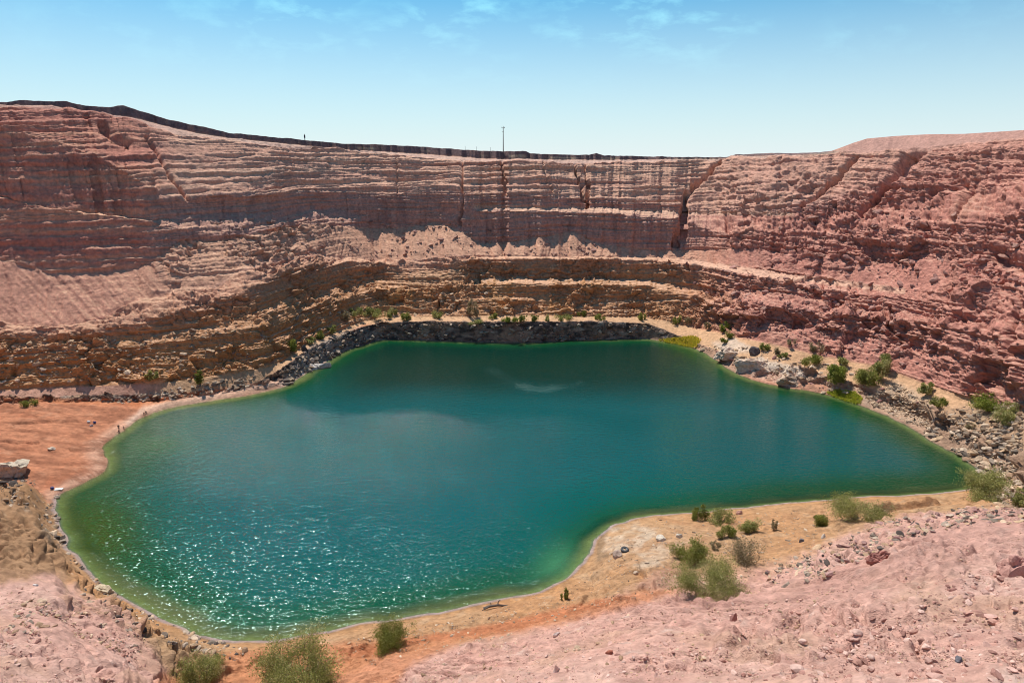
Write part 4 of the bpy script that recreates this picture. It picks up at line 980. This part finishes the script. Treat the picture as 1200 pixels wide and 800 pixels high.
# ------------------------------------------------------------------ people on the shore
def skin_mesh(name, joints, edges, mat, parent, sub=2):
    me = bpy.data.meshes.new(name); me.from_pydata([j[0] for j in joints], edges, []); o = bpy.data.objects.new(name, me); COL.objects.link(o)
    md = o.modifiers.new('skin', 'SKIN'); 
    for i, j in enumerate(joints): me.skin_vertices[0].data[i].radius = (j[1], j[1] if len(j) < 3 else j[2])
    me.skin_vertices[0].data[0].use_root = True
    md.use_smooth_shade = True
    o.modifiers.new('sub', 'SUBSURF').levels = sub; o.modifiers['sub'].render_levels = sub
    dg = bpy.context.evaluated_depsgraph_get(); m2 = bpy.data.meshes.new_from_object(o.evaluated_get(dg)); m2.name = name
    bpy.data.objects.remove(o); m2.materials.clear(); m2.materials.append(mat)
    o = bpy.data.objects.new(name, m2); COL.objects.link(o); o.parent = parent; return o
def person(px, py, hgt, yaw, stride, arm, top, bottom, label, bag_=False):
    p = hit(px, py); e = empty('person', (p.x, p.y, max(p.z, .02) - .01), yaw, label, 'person', 'people on the red beach'); e.scale = (hgt / 1.72,) * 3
    s = stride; a = arm
    J = [((0, 0, .96), .13, .10), ((0, 0, 1.12), .125, .09), ((0, 0, 1.32), .15, .10), ((0, 0, 1.44), .08, .07), ((0, .01, 1.50), .052), ((0, .02, 1.60), .085, .10), ((0, .02, 1.68), .07, .08)]
    E_ = [(0, 1), (1, 2), (2, 3), (3, 4), (4, 5), (5, 6)]
    for sd_, st_, ar in ((-1, s, -a), (1, -s, a)):
        b = len(J); J += [((sd_ * .10, 0, .90), .085), ((sd_ * .10, st_ * .5, .50), .058), ((sd_ * .10, st_ * .85 - .02, .09), .038), ((sd_ * .10, st_ * .85 + .12, .035), .034)]
        E_ += [(0, b), (b, b + 1), (b + 1, b + 2), (b + 2, b + 3)]
        b = len(J); J += [((sd_ * .19, 0, 1.40), .055), ((sd_ * .24, ar * .35, 1.13), .040), ((sd_ * .25, ar * .7 + .06, .90), .030), ((sd_ * .25, ar * .75 + .09, .80), .028)]
        E_ += [(3, b), (b, b + 1), (b + 1, b + 2), (b + 2, b + 3)]
    skin_mesh('body', J, E_, M_skin, e)
    skin_mesh('shorts', [((0, 0, 1.0), .145, .115), ((0, 0, .92), .15, .12)] + [((sd_ * .10, st_ * f_, z_), .10) for sd_, st_ in ((-1, s), (1, -s)) for f_, z_ in ((0, .88), (.3, .64))], [(0, 1), (1, 2), (2, 3), (1, 4), (4, 5)], bottom, e)
    if top: skin_mesh('shirt', [((0, 0, 1.02), .14, .115), ((0, 0, 1.2), .145, .115), ((0, 0, 1.38), .165, .115), ((-.19, 0, 1.40), .07), ((-.23, -a * .2, 1.24), .06), ((.19, 0, 1.40), .07), ((.23, a * .2, 1.24), .06)], [(0, 1), (1, 2), (2, 3), (3, 4), (2, 5), (5, 6)], top, e)
    skin_mesh('hair', [((0, -.01, 1.66), .095, .105), ((0, -.035, 1.58), .075)], [(0, 1)], M_hair, e)
    return e
person(139.5, 504.5, 1.75, .4, .12, .25, M_dark, M_dark, 'person standing on the beach farthest from the water, dark shirt and shorts')
person(140.5, 512.5, 1.75, 2.2, .20, .4, M_red, M_dark, 'person in a dark red top at the water edge, nearest of the trio')
person(146, 507, 1.6, -.8, .05, .1, M_dark, M_red, 'person in a dark top right of the trio, feet at the waterline')
person(169.2, 488.2, 1.35, .9, .15, .3, M_red, M_dark, 'shorter person of the far pair walking along the waterline')
person(171.8, 488.0, 1.7, 1.2, .25, .35, M_dark, M_dark, 'taller person of the far pair walking along the waterline')

# ------------------------------------------------------------------ poles on the rim
def rim_point(px, ypx, row_s):
    a, t = tht(px, ypx); c = colof(float(a)); j = int(np.argmin(np.abs(S[:, c] - row_s)))
    return Vector((float(X[j, c]), float(Y[j, c]), float(Zf[j, c])))
p = rim_point(589.5, 184, 20.9); hp = 29 * mpp(p)
pl = empty('utility_pole', (p.x, p.y, p.z - .4), .1, 'tall thin utility pole standing on the far rim against the sky', 'utility pole')
tube_obj('shaft', [([(0, 0, 0), (0, 0, hp * .5), (0, 0, hp)], .24, .15)], M_pole, pl)
tube_obj('crossarm', [([(-.75, 0, hp - .5), (.75, 0, hp - .5)], .10, .10)], M_pole, pl)
tube_obj('crossarm', [([(-.65, 0, hp - 2.3), (.25, 0, hp - 2.3)], .09, .09)], M_pole, pl)
for x_, z_ in ((-.65, hp - .4), (.65, hp - .4), (0, hp)):
    tube_obj('insulator', [([(x_, 0, z_), (x_, 0, z_ + .2), (x_, 0, z_ + .4)], .12, .06)], M_cer, pl)
p = rim_point(356.5, 166, 20.9); hp = 8 * mpp(p)
pl = empty('survey_post', (p.x, p.y, p.z - .3), 0, 'short dark post on the rim left of the tall utility pole', 'post')
tube_obj('shaft', [([(0, 0, 0), (0, 0, hp)], .20, .12)], M_pole, pl); tube_obj('marker_plate', [([(0, -.02, hp * .45), (0, -.02, hp * .85)], .34, .30)], M_dark, pl)
for px, lb in ((558, 'faint thin post on the rim, just left of the tall utility pole'), (574, 'faint thin post on the rim, next to the tall utility pole'), (545, 'faint thin post on the rim, farther left of the tall utility pole')):
    p = rim_point(px, 182, 20.9); po = empty('fence_post', (p.x, p.y, p.z - .3), 0, lb, 'post', 'thin posts along the far rim')
    tube_obj('shaft', [([(0, 0, 0), (0, 0, 2.1)], .07, .06)], M_pole, po); tube_obj('cap', [([(0, 0, 2.1), (0, 0, 2.2)], .10, .08)], M_metal, po)
# ------------------------------------------------------------------ light, sky, view
SUN_AZ = math.radians(-27); SUN_EL = math.radians(59)
sd = Vector((math.sin(SUN_AZ) * math.cos(SUN_EL), math.cos(SUN_AZ) * math.cos(SUN_EL), math.sin(SUN_EL)))
sl = bpy.data.lights.new('sun', 'SUN'); so = bpy.data.objects.new('sun', sl); COL.objects.link(so)
sl.energy = 4.6; sl.angle = math.radians(.53); sl.color = (1, .94, .83); so.rotation_euler = sd.to_track_quat('Z', 'Y').to_euler(); so.location = (0, 0, 300)
w = bpy.data.worlds.new('World'); scene.world = w; w.use_nodes = True; nt = w.node_tree; L = nt.links.new
bg = nt.nodes['Background']; sky = nt.nodes.new('ShaderNodeTexSky'); sky.sky_type = 'NISHITA'; sky.sun_disc = False
sky.sun_elevation = SUN_EL; sky.sun_rotation = SUN_AZ; sky.altitude = 200; sky.air_density = 1.0; sky.dust_density = .3; sky.ozone_density = 1.5
bg.inputs['Strength'].default_value = .10
# thin high cloud in the sky itself
tc = nt.nodes.new('ShaderNodeTexCoord'); sx = nt.nodes.new('ShaderNodeSeparateXYZ'); L(tc.outputs['Generated'], sx.inputs[0])
def mth(op, a, b=None):
    n = nt.nodes.new('ShaderNodeMath'); n.operation = op
    for i, v in enumerate((a, b)):
        if v is None: continue
        if isinstance(v, (int, float)): n.inputs[i].default_value = v
        else: L(v, n.inputs[i])
    return n.outputs[0]
zc = mth('MAXIMUM', sx.outputs['Z'], .03)
cv = nt.nodes.new('ShaderNodeCombineXYZ'); L(mth('DIVIDE', sx.outputs['X'], mth('MAXIMUM', sx.outputs['Y'], .05)), cv.inputs[0]); L(mth('MULTIPLY', zc, 2.6), cv.inputs[1])
c1 = noise_n(nt, cv.outputs[0], 13., 8, .6, .2); of = nt.nodes.new('ShaderNodeVectorMath'); of.operation = 'ADD'; L(cv.outputs[0], of.inputs[0]); of.inputs[1].default_value = (3.7, 1.3, 0); c2 = noise_n(nt, of.outputs[0], 4.5, 2, .5)
m1 = nt.nodes.new('ShaderNodeMapRange'); L(c1.outputs['Fac'], m1.inputs[0]); m1.inputs[1].default_value = .49; m1.inputs[2].default_value = .72
m2 = nt.nodes.new('ShaderNodeMapRange'); L(c2.outputs['Fac'], m2.inputs[0]); m2.inputs[1].default_value = .36; m2.inputs[2].default_value = .54
m3 = nt.nodes.new('ShaderNodeMapRange'); L(sx.outputs['Z'], m3.inputs[0]); m3.inputs[1].default_value = .09; m3.inputs[2].default_value = .17
fc = mth('MULTIPLY', mth('MULTIPLY', mth('MULTIPLY', m1.outputs[0], m2.outputs[0]), m3.outputs[0]), .75)
mxr = nt.nodes.new('ShaderNodeMix'); mxr.data_type = 'RGBA'
azr = mth('DIVIDE', sx.outputs['X'], mth('MAXIMUM', sx.outputs['Y'], .05)); m6 = nt.nodes.new('ShaderNodeMapRange'); L(mth('ABSOLUTE', mth('ADD', azr, .05)), m6.inputs[0]); m6.inputs[1].default_value = .25; m6.inputs[2].default_value = .6; m6.inputs[3].default_value = 1; m6.inputs[4].default_value = .25
L(mth('MULTIPLY', fc, m6.outputs[0]), mxr.inputs[0]); L(sky.outputs[0], mxr.inputs[6]); mxr.inputs[7].default_value = (9.5, 9.7, 10, 1)
# pale desert air low down, clear blue higher up
m4 = nt.nodes.new('ShaderNodeMapRange'); L(sx.outputs['Z'], m4.inputs[0]); m4.inputs[1].default_value = -.02; m4.inputs[2].default_value = .23; m4.inputs[3].default_value = 1; m4.inputs[4].default_value = 0
tn = nt.nodes.new('ShaderNodeMix'); tn.data_type = 'RGBA'; tn.blend_type = 'MULTIPLY'; tn.inputs[0].default_value = 1; L(mxr.outputs[2], tn.inputs[6]); tn.inputs[7].default_value = (.26, .74, .86, 1)
hz = nt.nodes.new('ShaderNodeMix'); hz.data_type = 'RGBA'; L(m4.outputs[0], hz.inputs[0]); L(tn.outputs[2], hz.inputs[6]); hz.inputs[7].default_value = (6.5, 6.9, 7.1, 1)
L(hz.outputs[2], bg.inputs['Color'])
scene.view_settings.view_transform = 'Standard'; scene.view_settings.look = 'None'; scene.view_settings.gamma = 1; scene.view_settings.exposure = 0.42
scene.cycles.filter_width = 1.0; scene.cycles.max_bounces = 6; scene.cycles.transparent_max_bounces = 8
scene.cycles.sample_clamp_indirect = 4
